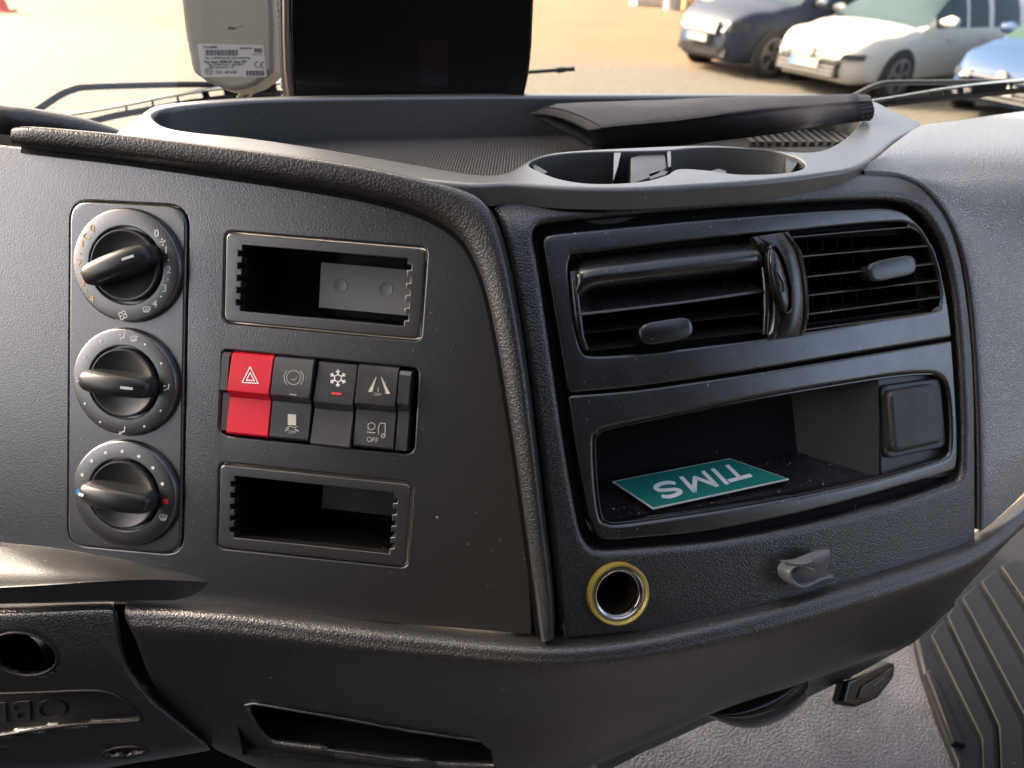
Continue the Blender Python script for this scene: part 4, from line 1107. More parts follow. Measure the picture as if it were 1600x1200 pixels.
# ================================================================== FOLDED SUNSHADE ON THE TRAY
def TW(x, y, w): return T.at(x, y, w)
nS = 26
def ip(tab, s):
    for (s0, a), (s1, b) in zip(tab, tab[1:]):
        if s <= s1:
            t = (s - s0) / (s1 - s0); return tuple(p + (q - p) * t for p, q in zip(a, b))
    return tab[-1][1]
back = [(0, (829, 177, -.010)), (.08, (868, 163, -.004)), (.35, (1000, 158, -.001)), (.7, (1160, 154, .003)), (1, (1330, 153, .008))]
ridge = [(0, (921, 203, -.006)), (.05, (945, 197, -.004)), (.3, (1050, 188, -.001)), (.65, (1200, 168, .006)), (1, (1341, 157, .014))]
bott = [(0, (922, 229, -.0275)), (.05, (950, 231, -.0275)), (.3, (1060, 227, -.0265)), (.65, (1200, 210, -.012)), (.85, (1280, 197, -.001)), (1, (1338, 190, .0008))]
rings = []
for k in range(nS + 1):
    s = k / nS
    B_ = TW(*ip(back, s)); Rg = TW(*ip(ridge, s)); Bo = TW(*ip(bott, s))
    fwd_ = Vector((0.1, -1, 0)).normalized(); th_ = .0022
    wob = .0005 * sin(s * 13) + .0003 * sin(s * 37 + 1)
    bulge = fwd_ * (.0055 + wob)
    r = [B_, B_.lerp(Rg, .33) + Vector((0, 0, .003 + wob)), B_.lerp(Rg, .66) + Vector((0, 0, .0035 - wob)), Rg + Vector((0, 0, .0005)), Rg.lerp(Bo, .12) + bulge * .45, Rg.lerp(Bo, .3) + bulge * .85, Rg.lerp(Bo, .55) + bulge, Rg.lerp(Bo, .8) + bulge * .75, Bo + bulge * .1,
         Bo + (B_ - Bo) * .35 + Vector((0, 0, -.0)), Bo + (B_ - Bo) * .7 + Vector((0, 0, -.001))]
    rings.append([Vector(q) for q in spline([tuple(q) for q in r], 4)])
v, f = loft(rings, True, False)
m_cloth = M('black nylon cloth', (.016, .0145, .018), .62, .4, bump=('grain', 260, .0012, .35))
shade = thing('folded_sunshade', TW(1050, 228, -.0275), 'folded black cloth sunshade lying across the dashboard tray', 'sunshade')
ob = obj('cloth_fold', v, f, m_cloth, shade, 60)
md = ob.modifiers.new('thick', 'SOLIDIFY'); md.thickness = .0022; md.offset = -1
rr_ = rings[-1]; cc = sum(rr_, Vector()) / len(rr_)
ends = []
for k in range(5):
    s = k / 4; ends.append([cc + (q - cc) * (1.0 - .12 * s + .05 * sin(i * 1.9 + k)) + Vector((.010 * s, .002 * s, 0)) for i, q in enumerate(rr_)])
v, f = loft(ends, True, True); obj('gathered_end', v, f, m_cloth, shade, 50)
v, f = tube([q + (q - cc).normalized() * .0003 for q in rings[1]] + [rings[1][0]], .0009, 6); obj('edge_binding', v, f, m_cloth, shade, 60)

# ================================================================== WINDSCREEN, SENSOR BOX, SCREEN
m_glass = bpy.data.materials.new('windscreen glass'); m_glass.use_nodes = True
n_ = m_glass.node_tree.nodes; l_ = m_glass.node_tree.links; n_.clear()
tr = n_.new('ShaderNodeBsdfTransparent'); tr.inputs[0].default_value = (.76, .77, .74, 1); gl = n_.new('ShaderNodeBsdfGlossy'); gl.inputs['Roughness'].default_value = .02
mx = n_.new('ShaderNodeMixShader'); mx.inputs[0].default_value = .045; om = n_.new('ShaderNodeOutputMaterial')
l_.new(tr.outputs[0], mx.inputs[1]); l_.new(gl.outputs[0], mx.inputs[2]); l_.new(mx.outputs[0], om.inputs[0])
yb = T.at(640, 147).y + .075
ws = thing('windscreen', (0.25, yb, zT - .06), 'clear cab windscreen with a black dotted edge band beside the tall screen', 'windscreen')
WN = Vector((0, -cos(radians(14)), sin(radians(14)))); WS = Surf((0, yb, zT), WN, (1, 0, 0))
v, f = plate_mesh(WS, [(-.84, -.09), (1.34, -.09), (1.34, .78), (-.84, .78)], w=0, thick=.005, bev=0); obj('pane', v, f, m_glass, ws, 0)
m_frit = M('black glass edging', (.01, .01, .01), .4)
mbf = MB()
ue = WS.uv(440, 60)[0]; ue1 = WS.uv(470, 60)[0]
mbf.add(*plate_mesh(WS, [(ue, -.085), (ue1, -.085), (ue1, .75), (ue, .75)], w=.0006, thick=.0003, bev=0))
for k in range(190):
    mbf.add(*plate_mesh(WS, circle(ue - .0004, -.06 + k * .0042, .0016, 8), w=.0009, thick=.0003, bev=0))
mbf.build('dotted_edge', m_frit, ws, 0)

OB = Surf(pt(360, 60, .585), c2w((-.05, -.22, 1)), c2w((1, 0.0, 0)))
obp = [(268, -110), (421, -110), (425.5, 10), (427, 45), (426.5, 111), (417, 120), (399, 133), (380, 139), (361, 141), (340, 135), (322, 127), (302, 113), (298.5, 104), (288, 50)]
ob_ = thing('toll_box', OB.at(361, 141), 'grey plastic toll transponder on the windscreen with a white data label', 'toll transponder')
m_ob = M('grey transponder plastic', (.45, .43, .38), .5, .5, bump=('grain', 900, .0002, .3), var=.08)
v, f = plate_mesh(OB, rounded(OB.loop(obp), .003, 3), w=0, thick=.022, bev=.004, nb=5); obj('case', v, f, m_ob, ob_)
lbp = rounded(OB.loop([(308.7, 68.5), (412.7, 70.7), (417, 120.5), (315, 121)]), .002, 4)
v, f = plate_mesh(OB, lbp, w=.0003, thick=.0003, bev=0); lab_ = obj('data_label', v, f, M('label paper', (.72, .70, .73), .45), ob_, 0)
m_ink = M('label ink', (.13, .12, .15), .6)
p = Pen(OB, .0004)
for k, x in enumerate([320 + i * 1.15 for i in range(46)]):
    if (k * 7919) % 5 not in (0, 3): p.line([(x, 78), (x + .4, 86.5)], .75 + .5 * ((k * 31) % 3 == 0), m_ink)
for k, x in enumerate([384 + i * 1.2 for i in range(24)]):
    if (k * 73) % 4: p.line([(x, 110.5), (x + .3, 118)], .9, m_ink)
p.txt('TT-B 00082', 328, 73.8, 3.6, m_ink); p.txt('004-87-02', 384, 75.5, 3.4, m_ink)
for e in range(4): p.line([(397.5, 76 + e * 1.7), (409, 76.3 + e * 1.7)], 1.1, m_ink)
p.txt('8 6 2 1 0 1', 402, 85, 2.4, m_ink)
p.txt('No. 1: 00 00 unit for toll monitoring', 355, 90.5, 3.6, m_ink, sx=1.0)
p.txt('Net: input: 10000-30  Spec: 24V', 352, 96.5, 3.9, m_ink, bold=.02); p.txt('Typ: 37.060.24.31.1  Rev: 02/11', 353, 101, 3.4, m_ink); p.txt('No.: approval 12 - 20', 347, 105, 3.2, m_ink)
p.circ(326, 111.5, 5.2, .9, m_ink); p.txt('E1', 326, 111.5, 4.6, m_ink); p.txt('10 R - 04 0108', 353, 113, 4.2, m_ink)
p.circ(402, 101, 4, 1.1, m_ink, 60, 300, 10, 4.5); p.circ(411, 101.5, 4, 1.1, m_ink, 60, 300, 10, 4.5); p.line([(407.5, 101.4), (410.5, 101.6)], 1, m_ink)
p.out('label_print', lab_)
p = Pen(OB, .0002); p.line([(357, 43.6), (366, 44.2)], 3, m_ink); p.line([(366, 43), (378, 40)], .8, m_ob); p.out('scuff_mark', ob_)
v, f = tube([OB.at(392, 133, -.012), pt(390, 142, .62), pt(386, 150, .64), pt(382, 165, .65)], .0032, 10); obj('cable', v, f, m_leather, ob_, 60)
v, f = tube([OB.at(382, 136, -.012), pt(379, 145, .625), pt(372, 154, .645), pt(366, 168, .65)], .0016, 8); obj('cable', v, f, m_ob, ob_, 60)

ys = T.at(640, 149).y + .022
SC = Surf((0, ys, zT), Vector((0, -cos(radians(4)), sin(radians(4)))), (1, 0, 0))
m_scr = M('dark glossy screen', (.004, .003, .0045), .14, .35, smudge=.03)
scr = thing('monitor_screen', SC.at(640, 150), 'large black glossy panel standing upright behind the dashboard tray', 'screen')
spx = [(452, -190), (835, -190), (833.5, 0), (830.5, 70), (826, 115), (820, 143), (817, 160), (460, 160), (455, 100), (452, 40)]
v, f = plate_mesh(SC, SC.loop(spx), w=0, thick=.03, bev=.002, nb=3); obj('screen_panel', v, f, m_scr, scr)
v, f = tube([SC.at(x, y, -.001) for x, y in [(447, -190), (447, 0), (447.5, 60), (449, 110), (453, 150), (454, 162)]], .0028, 10); obj('edge_strip', v, f, M('brown metal strip', (.26, .2, .17), .3, .5, metal=.7), scr, 60)
v, f = tube([SC.at(x, y, -.004) for x, y in [(441, -190), (441, 0), (442, 60), (444, 110), (448, 150), (449, 162)]], .0026, 10); obj('rubber_seal', v, f, m_leather, scr, 60)
v, f = plate_mesh(SC, SC.loop([(655, 62), (700, 62), (700, 135), (654, 135)]), w=.0004, thick=.0003, bev=0); obj('sensor_window', v, f, M('sensor window', (.006, .004, .006), .1), scr, 0)

# ================================================================== WIPERS
m_wip = M('wiper black', (.045, .045, .05), .45)
m_spo = M('wiper spoiler', (.12, .15, .19), .35)
m_rub = M('wiper rubber', (.055, .045, .045), .55)
D_ = .82
def P8(x, y, d=D_): return pt(x, y, d)
def flat(path, wd_, th):
    v_, f_ = tube(path, wd_, 10, Vector((0, 0, 1)), th / wd_); return v_, f_
w1_ = thing('windscreen_wiper', P8(100, 190), 'wiper with slotted blade resting low outside the glass behind the pod', 'wiper', 'wipers outside the windscreen')
v, f = tube([P8(*q) for q in spline([(30, 190), (60, 171), (95, 148), (115, 140), (135, 136), (220, 133), (320, 131.5), (400, 134)], 4, False)], .0036, 10); obj('arm', v, f, m_wip, w1_, 60)
sp = spline([(96, 181), (140, 175), (200, 164), (260, 152), (330, 141), (380, 135), (445, 130)], 4, False)
v, f = loft([[P8(x, y - 3.6 - max(0, (x - 250) / 60), D_ - .004), P8(x, y - 1, D_ - .012), P8(x, y + 2, D_ - .006), P8(x, y, D_ + .008)] for x, y in sp], True, True); obj('spoiler', v, f, m_spo, w1_, 40)
v, f = tube([P8(*q) for q in spline([(104, 193), (140, 190), (180, 181), (230, 172), (300, 160), (380, 150), (440, 146)], 4, False)], .0034, 8); obj('rubber_strip', v, f, m_rub, w1_, 60)
for a_, b_, c_, d_ in (((197, 166), (199, 178), .0022, .002), ((238, 157), (240, 171), .0022, .002), ((277, 149), (279, 164), .0022, .002), ((320, 144), (325, 158), .007, .003), ((350, 142), (432, 137), .004, .012)):
    v, f = bar(P8(*a_), P8(*b_), c_, d_); obj('bracket', v, f, m_wip, w1_, 0)
w2_ = thing('windscreen_wiper', P8(1370, 168), 'wiper with slotted blade in front of the parked white car', 'wiper', 'wipers outside the windscreen')
v, f = tube([P8(*q) for q in spline([(1325, 155), (1340, 147), (1362, 136), (1384, 130), (1420, 129), (1470, 128.5), (1520, 128), (1600, 126), (1700, 122)], 4, False)], .0028, 10); obj('arm', v, f, m_wip, w2_, 60)
sp = spline([(1360, 158), (1400, 152), (1440, 145), (1480, 139), (1530, 133), (1600, 127), (1700, 120)], 4, False)
v, f = loft([[P8(x, y - 2.4 - max(0, (x - 1440) / 60), D_ - .004), P8(x, y - 1, D_ - .012), P8(x, y + 2, D_ - .006), P8(x, y, D_ + .008)] for x, y in sp], True, True); obj('spoiler', v, f, m_spo, w2_, 40)
v, f = tube([P8(*q) for q in spline([(1368, 165), (1430, 158), (1480, 153), (1540, 147), (1600, 141), (1700, 133)], 4, False)], .0032, 8); obj('rubber_strip', v, f, m_rub, w2_, 60)
for a_, b_, c_, d_ in (((1454, 144), (1454, 155), .0022, .002), ((1476, 141), (1476, 153), .0022, .002), ((1580, 130), (1580, 143), .0022, .002), ((1500, 138), (1501, 151), .006, .003), ((1518, 138), (1572, 134), .004, .010)):
    v, f = bar(P8(*a_), P8(*b_), c_, d_); obj('bracket', v, f, m_wip, w2_, 0)
rod = thing('wiper_tip', P8(790, 116, .84), 'short dark wiper tip poking out beside the tall black screen', 'wiper tip')
v, f = tube([P8(x, y, .84) for x, y in ((780, 117), (820, 113), (870, 109.5))], .0022, 8); obj('pipe', v, f, m_wip, rod, 60)
v, f = tube([P8(x, y, .84) for x, y in ((870, 109.5), (882, 108.6))], .0034, 8); v2, f2 = tube([P8(x, y, .84) for x, y in ((882, 108.6), (898, 107.4))], .0026, 8)
obj('pipe_cap', *MB().add(v, f).add(v2, f2).__dict__.values(), m_wip, rod, 60)

# ================================================================== FLOOR MAT AND KEY FOB (passenger footwell)
fz = ZF + .55
FS = Surf((0, .4, fz), (0, 0, 1), (1, 0, 0))
v, f = plate_mesh(FS, FS.loop([(600, 1250), (760, 1150), (1000, 1050), (1350, 960), (1500, 850), (1900, 700), (2300, 900), (1900, 1500), (700, 1500)]), w=0, thick=.02, bev=0)
tag(obj('tunnel_floor', v, f, m_floorv, None, 0), kind='structure')
m_mat = M('ribbed rubber mat', (.012, .012, .0125), .45, .22, bump=('grain', 800, .0003, .3), dust=.006, smudge=.1)
mat = thing('floor_mat', FS.at(1550, 1100), 'black ribbed rubber mat with chevron grooves in the passenger footwell', 'floor mat')
mo = [(1424, 1000), (1440, 960), (1500, 880), (1640, 760), (1900, 700), (2100, 1000), (1800, 1420), (1500, 1420), (1490, 1200), (1462, 1130), (1438, 1060)]
v, f = plate_mesh(FS, FS.loop(mo), w=.008, thick=.008, bev=.003); obj('mat_base', v, f, m_mat, mat)
chev = [((1444, 1010), (1522, 1170), (1530, 1420)), ((1470, 980), (1546, 1148), (1556, 1420)), ((1492, 950), (1594, 1150), (1604, 1420)), ((1522, 925), (1650, 1150), (1660, 1420)), ((1552, 900), (1700, 1130), (1720, 1420)), ((1590, 880), (1760, 1130), (1780, 1420)), ((1630, 860), (1820, 1120), (1850, 1420))]
mid = []
for k in range(len(chev) - 1):
    a, b = chev[k], chev[k + 1]
    i0 = .12; P_ = []
    la_ = [Vector(a[j]).lerp(Vector(b[j]), i0) for j in range(3)]; lb_ = [Vector(a[j]).lerp(Vector(b[j]), 1 - i0) for j in range(3)]
    loop_ = [tuple(q) for q in la_] + [tuple(q) for q in reversed(lb_)]
    v, f = plate_mesh(FS, FS.loop(loop_), w=.012, thick=.006, bev=.0012, nb=3); obj('rib', v, f, m_mat, mat)
v, f = plate_mesh(FS, FS.loop([(1438, 1065), (1446, 1060), (1500, 1180), (1480, 1175)]), w=.013, thick=.006, bev=.002); obj('rib', v, f, m_mat, mat)

KS = Surf(pt(1360, 1070, .53), c2w((.55, .25, .8)), c2w((.78, .55, -.5)))
kf = thing('key_fob', KS.at(1350, 1100), 'small black plastic remote hanging under the console edge above the floor', 'key fob')
kp_ = [(1326, 1064), (1340, 1058), (1388, 1034), (1397, 1036), (1400, 1044), (1396, 1062), (1372, 1092), (1338, 1106), (1322, 1102), (1318, 1096)]
v, f = plate_mesh(KS, KS.loop(kp_), w=0, thick=.009, bev=.002, nb=4); obj('fob_case', v, f, m_gloss, kf)
v, f = plate_mesh(KS, KS.loop([(1345, 1072), (1392, 1043), (1392, 1056), (1368, 1084), (1346, 1094), (1338, 1090)]), w=.0012, thick=.003, bev=.0008, nb=4); obj('button_pad', v, f, m_vent, kf)
mbf = MB(); mbf.add(*bar(KS.at(1330, 1064, -.003), KS.at(1318, 1068, -.02), .008, .005)); mbf.add(*bar(KS.at(1325, 1085, -.003), KS.at(1312, 1075, -.02), .006, .005)); mbf.build('hanger', m_smooth, kf, 0)
mbf = MB(); 
for k in range(4): mbf.add(*bar(KS.at(1366 + k * 4, 1070 - k * 3, .0014), KS.at(1368.5 + k * 4, 1068.4 - k * 3, .0014), .0008, .0004))
mbf.build('faint_print', m_faint, kf, 0)
# small fittings peeping in at the bottom edge
st = thing('lever_knob', pt(880, 1206, .46), 'small black fitting with a silvery tip cut off by the bottom edge', 'fitting')
v, f = tube([pt(850, 1196, .46), pt(890, 1193, .46), pt(925, 1190, .455)], .0035, 12); obj('barrel', v, f, m_smooth, st, 50)
v, f = tube([pt(905, 1187, .452), pt(932, 1192, .452)], .0034, 12); obj('tip', v, f, m_chr, st, 50)

# ================================================================== YARD OUTSIDE
GZ = 0.14
def G(x, y, z=0):
    d = ray(x, y); t = (GZ + z - CAM.z) / d.z; return CAM + d * t
def gmat():
    m = bpy.data.materials.new('sandy yard'); m.use_nodes = True; n = m.node_tree.nodes; l = m.node_tree.links; b = n['Principled BSDF']
    g = n.new('ShaderNodeNewGeometry'); b.inputs['Roughness'].default_value = .9
    def nz(s, d): 
        t = n.new('ShaderNodeTexNoise'); t.inputs['Scale'].default_value = s; t.inputs['Detail'].default_value = d; t.inputs['Roughness'].default_value = .65; l.new(g.outputs['Position'], t.inputs['Vector']); return t.outputs['Fac']
    def mix(f, a, c):
        t = n.new('ShaderNodeMix'); t.data_type = 'RGBA'; l.new(f, t.inputs[0])
        for i, q in ((6, a), (7, c)):
            if isinstance(q, tuple): t.inputs[i].default_value = (*q, 1)
            else: l.new(q, t.inputs[i])
        return t.outputs[2]
    def rmp(x, a, c):
        t = n.new('ShaderNodeMapRange'); t.inputs[1].default_value = a; t.inputs[2].default_value = c; l.new(x, t.inputs[0]); return t.outputs[0]
    grav = mix(rmp(nz(13, 8), .38, .62), (.040, .034, .026), (.092, .078, .058))
    sand = mix(rmp(nz(.6, 6), .35, .7), (.105, .055, .02), (.13, .073, .028))
    s = n.new('ShaderNodeSeparateXYZ'); l.new(g.outputs['Position'], s.inputs[0])
    a = n.new('ShaderNodeMath'); a.operation = 'MULTIPLY_ADD'; l.new(nz(.35, 4), a.inputs[0]); a.inputs[1].default_value = 5; l.new(s.outputs[1], a.inputs[2])
    c = n.new('ShaderNodeMath'); c.operation = 'MULTIPLY_ADD'; l.new(s.outputs[0], c.inputs[0]); c.inputs[1].default_value = .12; l.new(a.outputs[0], c.inputs[2])
    l.new(mix(rmp(c.outputs[0], 16.2, 18.4), grav, sand), b.inputs['Base Color'])
    bp = n.new('ShaderNodeBump'); bp.inputs['Distance'].default_value = .03; bp.inputs['Strength'].default_value = .5; l.new(nz(14, 5), bp.inputs['Height']); l.new(bp.outputs[0], b.inputs['Normal'])
    return m
me = bpy.data.meshes.new('ground'); me.from_pydata([(-200, -60, GZ), (200, -60, GZ), (200, 330, GZ), (-200, 330, GZ)], [], [(0, 1, 2, 3)])
go = bpy.data.objects.new('ground', me); COL.objects.link(go); me.materials.append(gmat()); go['kind'] = 'structure'

m_tyre = M('tyre rubber', (.035, .033, .032), .8)
m_rim = M('alloy wheel', (.28, .27, .27), .35, .5, metal=.6)
m_blk = M('car black trim', (.02, .02, .022), .4)
m_plate = M('number plate white', (.2, .2, .185), .5); m_eu = M('number plate blue', (.05, .15, .6), .5)
m_lamp = M('headlamp lens', (.05, .052, .055), .3, .3)
def mcar(nm, col, metal=0): return M(nm, col, .35, .4, metal=metal, coat=.5)
def glassm(nm, col): return M(nm, col, .3, .12)
def sm(tab, x):
    if x <= tab[0][0]: return tab[0][1]
    for i in range(len(tab) - 1):
        if x <= tab[i + 1][0]:
            t = (x - tab[i][0]) / (tab[i + 1][0] - tab[i][0])
            p0 = tab[max(0, i - 1)][1]; p1 = tab[i][1]; p2 = tab[i + 1][1]; p3 = tab[min(len(tab) - 1, i + 2)][1]
            c = .5 * (2 * p1 + (p2 - p0) * t + (2 * p0 - 5 * p1 + 4 * p2 - p3) * t * t + (3 * p1 - p0 - 3 * p2 + p3) * t ** 3)
            return min(max(c, min(p1, p2) - .02), max(p1, p2) + .02)
    return tab[-1][1]
def make_car(name, label, cat, wheel, heading, paint, glass, dims, wheel_m=m_rim, plate_txt='', suv=False, chrome=None):
    """dims: length, width, height; nose towards +x; wheel = world xy of the front left wheel"""
    Ln, Wd, H = dims; h = Ln / 2; w = Wd / 2; wb = Ln * .59; xf = wb / 2 + .03; wr_ = .36 if suv else .335
    ch, sh = cos(heading), sin(heading)
    ox = wheel[0] - (xf * ch - (w - .12) * sh); oy = wheel[1] - (xf * sh + (w - .12) * ch)
    t = thing(name, (ox, oy, GZ), label, cat, 'cars parked in the yard')
    def Wp(x, y, z): return Vector((ox + x * ch - y * sh, oy + x * sh + y * ch, GZ + z))
    hz = (H * .655 if not suv else H * .68)
    belt = H * .64
    cowl = xf - .42 * 1; nose_z = H * .49 if not suv else H * .56
    hood = [(-h, H * .60), (-h + .25, belt), (cowl - .1, hz), (cowl + .25, hz - .01), (xf + .1, hz - .07), (h - .35, (hz + nose_z) / 2), (h - .12, nose_z), (h - .02, nose_z - .10), (h, nose_z - .16)]
    wdt = [(-h, w * .78), (-h + .3, w * .94), (-h + .9, w), (0, w), (xf, w * .99), (h - .45, w * .93), (h - .18, w * .82), (h - .05, w * .70), (h, w * .62)]
    bot = [(-h, .42), (-h + .4, .25), (0, .22), (xf + .4, .2), (h - .15, .22), (h, .32)]
    ws_top = cowl - (.78 if not suv else .72)
    roofz = [(-h, H * .60), (-h + .12, H * .74), (-h + .5, H * .93), (-h + 1.2, H * .985), (ws_top - .5, H), (ws_top, H * .975), (ws_top + .4, (H * .975 + hz) / 2 + .02), (cowl + .02, hz + .005), (cowl + .2, hz)]
    stx = [-h + Ln * i / 70 for i in range(71)]
    stx = sorted(stx + [h - .02, h - .06])
    rings = []
    info = []
    for x in stx:
        hw = sm(wdt, x); zb = sm(bot, x); zh = min(sm(hood, x), hz); zr = max(zh, sm(roofz, x)) if x < cowl + .2 else zh
        gh = zr - zh > .015
        zbelt = zh if gh and False else min(zh, belt + .03) if x < cowl else zh - .05
        half = [(0, zb), (hw * .80, zb), (hw * .96, zb + .07), (hw * .995, zb + .22), (hw, (zb + zbelt) / 2 + .08), (hw * .985, zbelt - .10), (hw * .95, zbelt)]
        if gh:
            k = min(1, (zr - zbelt) / (H * .3)); rw = hw * (.95 - .20 * k)
            half += [(hw * .95 + (rw - hw * .95) * .5, zbelt + (zr - zbelt) * .5), (rw, zr - .07 * k), (rw * .86, zr - .015 * k), (rw * .45, zr + .01), (0, zr + .015)]
        else:
            half += [(hw * .90, zh - .015), (hw * .82, zh), (hw * .6, zh + .022), (hw * .3, zh + .035), (0, zh + .04)]
        rings.append([Wp(x, -y, z) for y, z in half] + [Wp(x, y, z) for y, z in reversed(half[:-1])][:-1])
        info.append(x)
    nR = len(rings[0])
    body = MB(); parts = {'windscreen': MB(), 'side_window': MB(), 'rear_window': MB()}
    vs = [q for r in rings for q in r]
    F_ = {'b': [], 'windscreen': [], 'side_window': [], 'side_window2': [], 'rear_window': []}
    for k in range(len(rings) - 1):
        xm = (info[k] + info[k + 1]) / 2
        for i in range(nR):
            j = (i + 1) % nR
            q = (k * nR + i, (k + 1) * nR + i, (k + 1) * nR + j, k * nR + j)
            sec = i if i < 11 else 21 - i
            key = 'b'
            if sec in (6, 7) and -h + .75 < xm < cowl - .30:
                if not (abs(xm - (ws_top - .35)) < .05 or abs(xm - (-.75)) < .05): key = 'side_window' if i < 11 else 'side_window2'
            elif sec in (8, 9, 10) and ws_top + .04 < xm < cowl + .08: key = 'windscreen'
            elif sec in (8, 9, 10) and -h + .1 < xm < -h + .45: key = 'rear_window'
            F_[key].append(q)
    F_['b'].append(tuple(range(nR))); F_['b'].append(tuple(reversed(range((len(rings) - 1) * nR, len(rings) * nR))))
    for key, fs in F_.items():
        used = sorted({i for q in fs for i in q}); mp = {a: b for b, a in enumerate(used)}
        obj('body' if key == 'b' else key.rstrip('2'), [vs[i] for i in used], [tuple(mp[i] for i in q) for q in fs], paint if key == 'b' else glass, t, 50)
    # wheels with dark arches
    for sx in (xf, xf - wb):
        for sy in (1, -1):
            yo = sy * (sm(wdt, sx) + .004)
            def disc(r, y0, y1, rr=None, n=36, inner=0):
                A = [Wp(sx + r * cos(a), y0, wr_ + r * sin(a)) for a in [2 * pi * i / n for i in range(n)]]; B = [Wp(sx + (rr or r) * cos(a), y1, wr_ + (rr or r) * sin(a)) for a in [2 * pi * i / n for i in range(n)]]
                return loft([A, B], True, True)
            v, f = disc(wr_ + .055, yo - sy * .08, yo); obj('wheel_arch', v, f, m_blk, t, 30)
            v, f = disc(wr_, yo - sy * .12, yo + sy * .012); wh = obj('wheel', v, f, m_tyre, t, 30)
            mb_ = MB(); 
            v, f = disc(wr_ * .72, yo, yo + sy * .016, wr_ * .70); 
            dk_ = obj('wheel_well', v, f, m_blk, wh, 30)
            for k in range(5):
                for da in (-.16, .16):
                    a = 2 * pi * k / 5 + .3; c1_ = Wp(sx + .06 * cos(a), yo + sy * .022, wr_ + .06 * sin(a)); c2_ = Wp(sx + wr_ * .70 * cos(a + da), yo + sy * .022, wr_ + wr_ * .70 * sin(a + da))
                    mb_.add(*bar(c1_, c2_, .035, .02, Wp(0, 1, 0) - Wp(0, 0, 0)))
            v, f = disc(.07, yo, yo + sy * .035); mb_.add(v, f)
            n = 36; rin, rout = wr_ * .66, wr_ * .76
            A = []
            for i in range(n):
                a = 2 * pi * i / n; A.append([Wp(sx + r_ * cos(a), y_, wr_ + r_ * sin(a)) for r_, y_ in ((rin, yo + sy * .01), (rin, yo + sy * .026), (rout, yo + sy * .026), (rout, yo + sy * .01))])
            A.append(A[0]); mb_.add(*loft(A, True, False)); mb_.build('rim', wheel_m, wh, 30)
    # nose: grille, intake, lamps, plate, badge
    def front(y0, y1, z0, z1, m, nm, dx=.012, shear=0, n=8, parent=t):
        vv = []; ff = []
        for i in range(n + 1):
            y = y0 + (y1 - y0) * i / n
            def fx(yy, z):
                best = h
                # find nose x for this y,z
                for x in [h - .01 * q for q in range(0, 90)]:
                    if sm(wdt, x) >= abs(yy) + .01 and sm(bot, x) < z < sm(hood, x) - .0: best = x; break
                return best
            a0, a1 = z0 + shear * (y - y0), z1 + shear * (y - y0)
            for z in (a0, a1):
                x = fx(y, z); vv += [Wp(x + dx, y, z), Wp(x - .05, y, z)]
        for i in range(n):
            a = i * 4; b = a + 4
            ff += [(a, b, b + 2, a + 2), (a, a + 1, b + 1, b), (a + 2, b + 2, b + 3, a + 3)]
        ff += [(0, 2, 3, 1), (n * 4, n * 4 + 1, n * 4 + 3, n * 4 + 2)]
        return obj(nm, vv, ff, m, parent, 0)
    nz_ = nose_z
    if suv:
        g_ = front(-.42, .42, nz_ - .26, nz_ - .08, m_blk, 'grille', .08); front(-.62, .62, .30, .44, m_blk, 'lower_intake', .03)
        front(-.26, .26, .50, .62, m_plate, 'number_plate', .11); front(-.26, -.21, .50, .62, m_eu, 'plate_band', .114, n=1)
        for s in (1, -1): front(*(sorted((s * .48, s * .80))), nz_ - .22, nz_ - .06, m_lamp, 'headlight', .015)
    else:
        g_ = front(-.55, .55, .30, .50, m_blk, 'grille', .10)
        for k in range(3): front(-.53, .53, .33 + k * .055, .345 + k * .055, chrome or m_rim, 'grille_bar', .115)
        front(-.26, .26, .40, .52, m_plate, 'number_plate', .13); front(-.26, -.20, .40, .52, m_eu, 'plate_band', .135, n=1)
        front(-.70, .70, nz_ - .145, nz_ - .12, m_blk, 'light_bar', .05)
        for s in (1, -1): front(*(sorted((s * .42, s * .78))), nz_ - .17, nz_ - .09, m_lamp, 'headlight', .06)
        v, f = tube([Wp(h + .0, 0, nz_ - .11), Wp(h + .05, 0, nz_ - .11)], .08, 20); obj('badge', v, f, chrome or m_rim, t, 40)
    for s in (1, -1):
        v, f = tube([Wp(cowl - .38, s * (w * .9), belt + .10), Wp(cowl - .38, s * (w + .08), belt + .13), Wp(cowl - .38, s * (w + .20), belt + .12)], [.035, .085, .06], 14, Vector((0, 0, 1))); obj('door_mirror', v, f, paint, t, 60)
        for xx in (-.45, .45):
            v, f = bar(Wp(xx, s * (w + .006), belt - .14), Wp(xx - .2, s * (w + .006), belt - .14), .02, .03); obj('door_handle', v, f, paint, t, 0)
    return t
hd = radians(213)
g1 = G(1392, 118, .335); g2 = G(1200, 85, .36)
make_car('estate_car', 'cream white estate car facing the truck, between the dark and blue cars', 'car', (g1.x, g1.y), hd, mcar('cream white paint', (.46, .44, .38)), glassm('car glass pale', (.035, .055, .06)), (4.85, 1.84, 1.50), chrome=m_rim)
make_car('dark_car', 'dark blue hatchback with tall nose and white plate, behind the white car', 'car', (g2.x, g2.y), radians(209), M('dark blue paint', (.03, .036, .055), .5, .2), glassm('car glass dark', (.025, .04, .045)), (4.25, 1.84, 1.62), suv=True)
dv = (g1 - g2); dv.z = 0; dv = dv.normalized()
g3 = G(1700, 165, .33); g4 = G(1172, 10, .33)
make_car('blue_car', 'pale blue car cut off by the photo edge behind the second wiper', 'car', (g3.x, g3.y), hd, M('pale blue paint', (.028, .055, .115), .5, .2), glassm('car glass green', (.035, .06, .05)), (4.5, 1.8, 1.46))
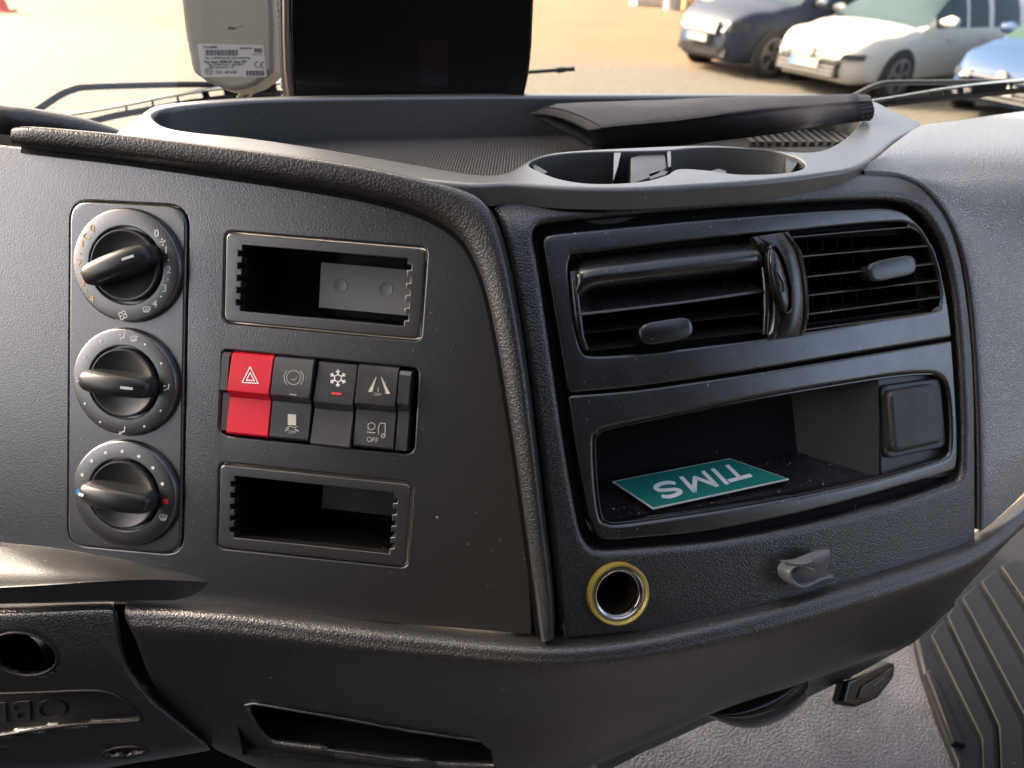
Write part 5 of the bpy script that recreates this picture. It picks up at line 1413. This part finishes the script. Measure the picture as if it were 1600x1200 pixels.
make_car('white_car', 'white car farthest along the row, mostly above the frame', 'car', (g4.x, g4.y), hd + radians(4), bpy.data.materials['cream white paint'], bpy.data.materials['car glass green'], (4.3, 1.8, 1.45))
# things along the far edge of the yard
m_con = M('pale concrete', (.45, .42, .38), .8, var=.1)
for x, wd_, hh, lab, m in ((1050, .55, .9, 'grey ribbed drum standing at the far edge of the yard', M('grey drum', (.33, .33, .34), .6)),):
    a = G(x, 15); rings = []
    n = 20
    for z in (0, .05, .3, .32, .34, .6, .62, .64, .88, .9):
        r = wd_ / 2 * (1.04 if z in (.32, .62, .88) else 1); rings.append([Vector((a.x + r * cos(2 * pi * i / n), a.y + r * sin(2 * pi * i / n), GZ + z)) for i in range(n)])
    v, f = loft(rings, True, True); tag(obj('storage_drum', v, f, m, None, 30), lab, 'drum')
b0, b1 = G(990, 9), G(1048, 9.5)
v, f = bar(b0 + Vector((0, .2, .2)), b1 + Vector((0, .2, .2)), .4, .4); tag(obj('concrete_block', v, f, m_con, None, 0), 'low pale concrete block beside the grey drum at the yard edge', 'concrete block')
b0, b1 = G(1068, 16), G(1130, 16)
v, f = bar(b0 + Vector((0, .2, .25)), b1 + Vector((0, .2, .25)), .4, .5); tag(obj('sand_heap_board', v, f, M('tan board', (.5, .33, .17), .8), None, 0), 'long tan board wall between the grey drum and the white car', 'board')
# traffic cone, top left
cn = G(3, 17); cone = thing('traffic_cone', cn, 'small red and white traffic cone far off across the sandy yard', 'traffic cone')
m_cr = M('cone red', (.75, .07, .03), .5); m_cw2 = M('cone white', (.75, .75, .72), .5)
def cz(r0, z0, r1, z1, n=24): return loft([[cn + Vector((r * cos(2 * pi * i / n), r * sin(2 * pi * i / n), z)) for i in range(n)] for r, z in ((r0, z0), (r1, z1))], True, True)
v, f = plate_mesh(Surf(cn + Vector((0, 0, .04)), (0, 0, 1), (1, 0, 0)), [(-.2, -.2), (.2, -.2), (.2, .2), (-.2, .2)], w=0, thick=.04, bev=.005); obj('cone_base', v, f, m_cr, cone, 0)
for nm, r0, z0, r1, z1, m in (('cone_body', .15, .04, .11, .24, m_cr), ('reflective_band', .111, .24, .085, .40, m_cw2), ('cone_tip', .085, .40, .03, .72, m_cr)):
    v, f = cz(r0, z0, r1, z1); obj(nm, v, f, m, cone, 40)
